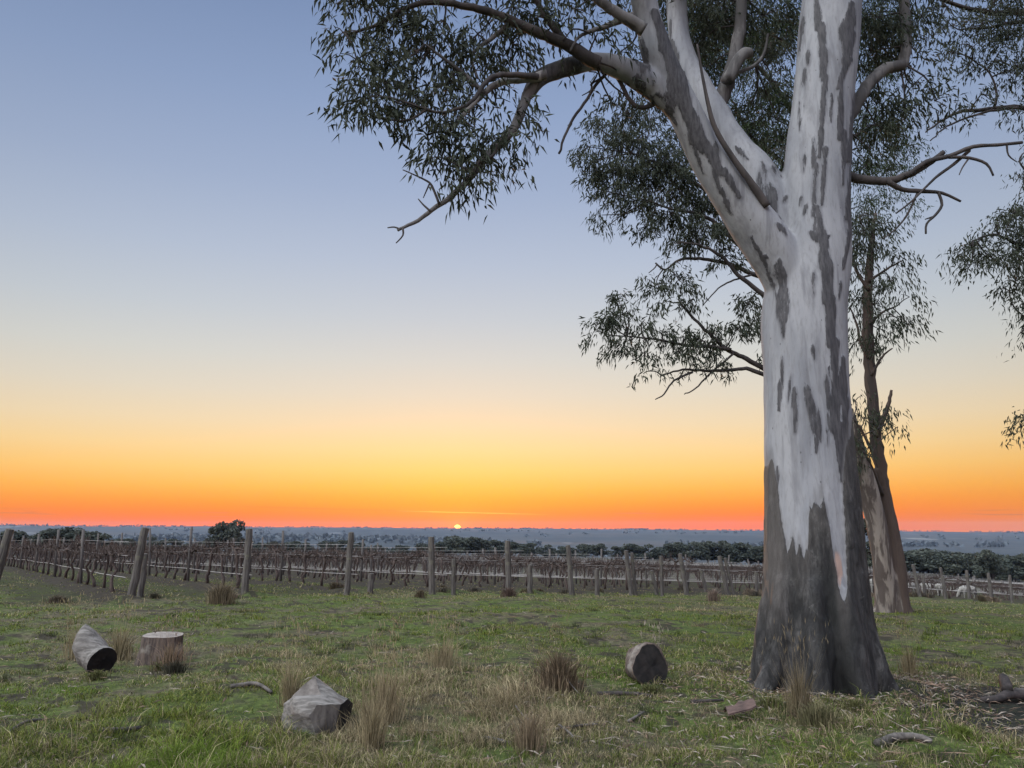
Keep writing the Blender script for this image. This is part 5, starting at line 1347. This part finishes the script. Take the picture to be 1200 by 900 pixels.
b = np.stack([x, y, z], 1); k = rg.random((n, 1))
up = np.zeros((n, 3)); up[:, 2] = w * .6
V = np.stack([b - d * (L / 2)[:, None], b - s * (w / 2)[:, None] + up, b + d * (L / 2)[:, None], b + s * (w / 2)[:, None] + up, b + up * 1.8], 1).reshape(-1, 3)
o5 = np.arange(n)[:, None] * 5; F3 = np.concatenate([o5 + np.array([q]) for q in ([0, 1, 4], [1, 2, 4], [2, 3, 4], [3, 0, 4])])
C = np.repeat(np.where(k < .35, np.array((.08, .055, .042)), np.where(k < .6, np.array((.19, .13, .095)), np.array((.22, .185, .155)))) * rg.uniform(.5, 1.15, (n, 1)), 5, axis=0)
o = link('leaf_litter', npmesh('leaf_litter', V, F3, [M['litter']], col=C)); tag(o, 'litter of fallen gum leaves, bark strips and twigs on the grass', 'leaf litter', kind='stuff')

# individual clumps
def tussock(px, Y, wpx, hpx, n, c1, c2, label, group=None, lean=.9, name='grass_tussock', seed=1, wid=.004, stems=0):
    n = int(n * .6); wid = wid * 1.5
    g = gnd(px, Y); rg = np.random.default_rng(seed + int(px)); D = true_depth(g)
    rad_ = wpx * D / F_PX / 2; hh = hpx * D / F_PX
    a = rg.uniform(0, 2 * math.pi, n); q = np.abs(rg.normal(0, .42, n)) * rad_ * .75
    x = g.x + np.cos(a) * q; y = g.y + np.sin(a) * q; z = H(x, y) - .01
    fall = 1 - .45 * np.clip(q / rad_, 0, 1)
    h = hh * rg.uniform(.45, 1.1, n) * fall
    b = np.stack([x, y, z], 1)
    out = np.stack([np.cos(a), np.sin(a), np.zeros(n)], 1) * .7 + rg.normal(0, .5, (n, 3)) * np.array((1, 1, 0))
    l = h * lean * rg.uniform(.1, .75, n)
    a2 = rg.uniform(0, 2 * math.pi, n); s = np.stack([np.cos(a2), np.sin(a2), np.zeros(n)], 1) * (wid * (.7 + Y / 14)) / 2
    up = np.zeros((n, 3)); up[:, 2] = h
    m = b + up * .6 + out * (l * .35)[:, None]; t = b + up * (1 - lean * .22) + out * l[:, None]
    V = np.stack([b - s, b + s, m + s * .8, m - s * .8, t], 1).reshape(-1, 3) - np.array(g)
    o5 = np.arange(n)[:, None] * 5
    F3 = np.concatenate([o5 + np.array([[0, 1, 2]]), o5 + np.array([[0, 2, 3]]), o5 + np.array([[3, 2, 4]])])
    k = rg.random((n, 1)) ** 1.2; C = np.repeat((np.array(c1) * (1 - k) + np.array(c2) * k) * rg.uniform(.55, 1.25, (n, 1)), 5, axis=0)
    if stems:
        for q_ in range(stems):
            aa = rg.uniform(0, 6.28); rr0 = rg.uniform(0, rad_ * .6); hs = hh * rg.uniform(.95, 1.5)
            p = np.array((math.cos(aa) * rr0, math.sin(aa) * rr0, 0)); tp = p + np.array((rg.normal(0, .10) * hs * 2, rg.normal(0, .10) * hs * 2, hs))
            nb = len(V); e = .0010 * (1 + Y / 12)
            V = np.concatenate([V, np.array([p + (-e, 0, 0), p + (e, 0, 0), tp, tp + (-e * 2.2, 0, .02), tp + (e * 2.2, 0, .024), tp + (rg.normal(0, .012), 0, .06)])])
            F3 = np.concatenate([F3, np.array([[nb, nb + 1, nb + 2], [nb + 2, nb + 4, nb + 5], [nb + 2, nb + 5, nb + 3]])])
            C = np.concatenate([C, np.tile(np.array(c2) * rg.uniform(.6, .95), (6, 1))])
    o = link(name, npmesh(name, V, F3, [M['grass']], col=C), None, g); tag(o, label, 'grass clump', group); return o
ST1, ST2 = (.11, .088, .050), (.31, .255, .155)
BR1, BR2 = (.045, .036, .023), (.15, .118, .076)
tussock(655, 8.05, 78, 62, 1500, BR1, (.19, .14, .095), 'brown domed tussock in the middle of the paddock with a pale stalk leaning on it', None, .8, seed=2, stems=16)
tussock(258, 18.0, 46, 34, 1100, (.09, .072, .046), (.26, .21, .14), 'large straw tussock at the foot of the straight pale end post', None, .9, seed=3)
tussock(68, 17.5, 38, 16, 700, BR1, (.15, .12, .09), 'low brown tussock on the left slope in front of the vines', None, 1.0, seed=4)
tussock(596, 21.0, 30, 15, 600, (.06, .042, .036), (.14, .10, .08), 'dark round tussock below the setting sun', None, 1.0, seed=5)
tussock(836, 23.5, 22, 20, 500, (.12, .09, .07), (.28, .21, .17), 'pale tussock by the posts left of the big gum', None, .9, seed=6)
tussock(493, 20.6, 22, 13, 400, BR1, BR2, 'small brown tussock at the foot of the end post by the sun', None, 1.0, seed=7)
tussock(181, 19.0, 18, 12, 350, (.045, .042, .03), (.10, .09, .06), 'dark low tussock right of the corner post', None, 1.0, seed=8)
tussock(450, 6.95, 92, 76, 400, (.12, .095, .058), (.30, .24, .15), 'loose stand of reddish dry grass right of the sawn log block', None, .5, 'dry_grass_clump', 9, .003, 60)
tussock(435, 6.0, 60, 70, 400, ST1, ST2, 'ragged dry grass at the bottom edge left of centre', None, .6, 'dry_grass_clump', 19, .003, 40)
tussock(938, 6.95, 46, 70, 420, ST1, (.20, .165, .11), 'tall dry seeding grass against the foot of the big gum', None, .42, 'dry_grass_clump', 10, .003, 46)
tussock(140, 10.0, 56, 44, 480, ST1, ST2, 'feathery dry grass between the pointed log and the stump', None, .6, 'dry_grass_clump', 11, .003, 50)
tussock(200, 9.3, 60, 38, 420, ST1, (.26, .18, .13), 'rusty dry grass round the front of the low stump', None, .7, 'dry_grass_clump', 12, .003, 30)
tussock(90, 10.2, 50, 46, 300, ST1, ST2, 'thin dry grass behind the pointed grey log', None, .6, 'dry_grass_clump', 13, .003, 40)
tussock(340, 7.5, 46, 62, 320, ST1, ST2, 'dry grass growing up the left side of the sawn log block', None, .6, 'dry_grass_clump', 14, .003, 40)
tussock(620, 5.95, 66, 62, 420, (.11, .085, .055), (.25, .195, .13), 'brown dry grass at the bottom edge below the domed tussock', None, .6, 'dry_grass_clump', 15, .003, 30)
tussock(770, 9.2, 26, 34, 150, ST2, (.36, .31, .26), 'pale feathery grass head beside the brown rounded log', None, .4, 'dry_grass_clump', 16, .003, 26)
tussock(1066, 8.9, 34, 42, 220, ST1, ST2, 'dry stalks standing just right of the big gum trunk', None, .5, 'dry_grass_clump', 17, .003, 24)
tussock(520, 9.4, 60, 42, 300, ST1, ST2, 'scattered dry stalks in the centre of the paddock', None, .6, 'dry_grass_clump', 18, .003, 50)
tussock(1128, 6.35, 44, 22, 700, (.075, .10, .024), (.15, .18, .045), 'bright green grass tuft on the charred ground', None, .8, seed=20, wid=.005)
tussock(205, 9.0, 50, 20, 500, (.03, .03, .022), (.07, .065, .045), 'dark green tuft below the low stump', None, 1.0, seed=21)
tussock(352, 6.35, 50, 16, 500, (.06, .075, .028), (.12, .14, .05), 'green grass tuft growing under the sawn log block', None, .9, seed=22)
tussock(960, 6.7, 90, 36, 700, (.07, .07, .035), (.16, .14, .08), 'rank greenish grass round the foot of the big gum', None, .9, seed=23)
for px, Y, w_, h_, sd, lb in ((112, 8.75, 44, 15, 61, 'low green grass growing against the pointed grey log'), (192, 9.3, 60, 14, 62, 'low green grass in front of the flat-topped stump'), (372, 6.28, 84, 15, 63, 'low mixed grass along the front of the sawn log block'), (762, 8.0, 60, 13, 64, 'low mixed grass in front of the brown rounded log'), (1000, 7.05, 90, 18, 65, 'rank dead grass round the right side of the big gum foot'), (905, 7.25, 60, 18, 66, 'rank mixed grass at the left foot of the big gum')):
    tussock(px, Y, w_, h_, 520, (.04, .046, .018), (.17, .165, .07), lb, None, 1.0, seed=sd)
random.seed(91)
for k in range(34):
    i = random.uniform(-.6, 16); q = row_start(i) + ROWD * random.uniform(-1.0, 1.4)
    g = Vector((q[0], q[1], 0)); px, py = to_px(Vector((q[0], q[1], hz(q[0], q[1]))))
    if not (-10 < px < 1210): continue
    cc = random.choice(((BR1, BR2), ((.05, .045, .035), (.12, .10, .075)), ((.11, .085, .06), (.22, .17, .13))))
    tussock(px, q[1], random.uniform(14, 32), random.uniform(6, 12), 420, cc[0], cc[1], 'small rough tussock along the edge of the vineyard', 'small tussocks along the headland', 1.0, seed=40 + k)

# fallen sticks and bark
def stick(pts, w0, w1, mat, label, name='fallen_stick', sub=None):
    P = []
    for (px, Y, h) in pts:
        g = gnd(px, Y); P.append(g + Vector((0, 0, h * .8 - .012)))
    k = len(P); rads = [(w0 + (w1 - w0) * i / (k - 1)) / 2 for i in range(k)]
    P, rr = resample(P, rads, (k - 1) * 4); mb = MB(); mb.tube(P, rr, 7, 0, True, .12)
    if sub:
        for s_ in sub:
            Q = [gnd(px, Y) + Vector((0, 0, h)) for px, Y, h in s_]; Q, r2_ = resample(Q, [w1 * .5] * (len(Q) - 1) + [w1 * .25], (len(Q) - 1) * 3); mb.tube(Q, r2_, 5, 0, True, .1)
    tag(mb.build(name, mat), label, 'stick')
stick([(1150, 7.55, .04), (1168, 7.5, .06), (1185, 7.6, .10), (1215, 7.7, .09)], .05, .11, M['stick_dark'], 'charred forked branch lying at the right edge', sub=[[(1182, 7.6, .10), (1180, 7.7, .17), (1176, 7.75, .21)]])
stick([(1190, 7.75, .12), (1205, 7.7, .13), (1230, 7.6, .1)], .06, .07, M['stick'], 'pale branch end lying on the charred branch at the right edge')
stick([(1028, 6.15, .04), (1050, 6.25, .07), (1075, 6.3, .06), (1092, 6.25, .03)], .07, .04, M['stick'], 'grey bark limb lying below the big gum')
stick([(688, 7.6, .02), (672, 7.85, .14), (660, 8.0, .26), (652, 7.95, .24)], .010, .008, M['stick'], 'pale stalk leaning on the domed brown tussock')
stick([(642, 6.55, .03), (675, 6.6, .05), (700, 6.75, .04)], .03, .018, M['stick'], 'grey stick in the litter right of the bottom centre', sub=[[(655, 6.55, .05), (668, 6.4, .04), (672, 6.3, .03)]])
stick([(736, 6.9, .03), (755, 7.1, .05)], .03, .02, M['stick'], 'short grey stick between the tussock and the log')
stick([(604, 7.15, .1), (616, 6.95, .03), (630, 6.85, .02)], .014, .010, M['stick'], 'curved white twig left of the domed tussock')
stick([(10, 6.5, .03), (28, 6.7, .05), (55, 6.85, .03)], .035, .02, M['stick_dark'], 'dark stick lying near the bottom left corner')
stick([(270, 8.05, .04), (300, 8.1, .06), (318, 7.9, .05)], .05, .03, M['stick'], 'pale bark curl lying behind the sawn log block')
stick([(118, 6.5, .03), (135, 6.45, .05), (165, 6.5, .04)], .05, .03, M['stick_dark'], 'short dark branch in the grass at lower left')
stick([(508, 8.7, .02), (545, 8.6, .03), (560, 8.75, .02)], .014, .008, M['stick'], 'thin pale twig in the centre of the paddock')
stick([(700, 8.0, .02), (735, 7.9, .05), (765, 7.85, .03)], .05, .03, M['stick_dark'], 'reddish dark stick in front of the brown rounded log')
stick([(598, 6.25, .03), (575, 6.3, .05), (565, 6.35, .03)], .035, .03, M['stick'], 'grey stick end at the bottom centre')
stick([(810, 7.6, .02), (830, 7.5, .06), (848, 7.55, .03)], .04, .02, M['stick_dark'], 'dark twig lying left of the big gum')
mb = MB()
g = gnd(868, 6.9)
pts = []
for i in range(7):
    for j in range(4):
        pts.append(g + Vector((-.11 + .04 * i, -.03 + .05 * j, .05 + .05 * math.sin(j * 1.05) + random.gauss(0, .006) + .012 * i)))
mb.add(pts + [p - Vector((0, 0, .012)) for p in pts], [(i * 4 + j, i * 4 + j + 1, (i + 1) * 4 + j + 1, (i + 1) * 4 + j) for i in range(6) for j in range(3)] + [(28 + i * 4 + j, 28 + (i + 1) * 4 + j, 28 + (i + 1) * 4 + j + 1, 28 + i * 4 + j + 1) for i in range(6) for j in range(3)])
M['bark_slab'] = wood('reddish bark slab', (0.10, 0.064, 0.055), (0.05, 0.034, 0.03), (10, 30, 10), .4)
tag(mb.build('bark_slab', M['bark_slab']), 'reddish curled bark slab lying left of the big gum', 'bark')
print('vines', len(vines), 'posts', len(posts), 'objects', len(scene.objects))
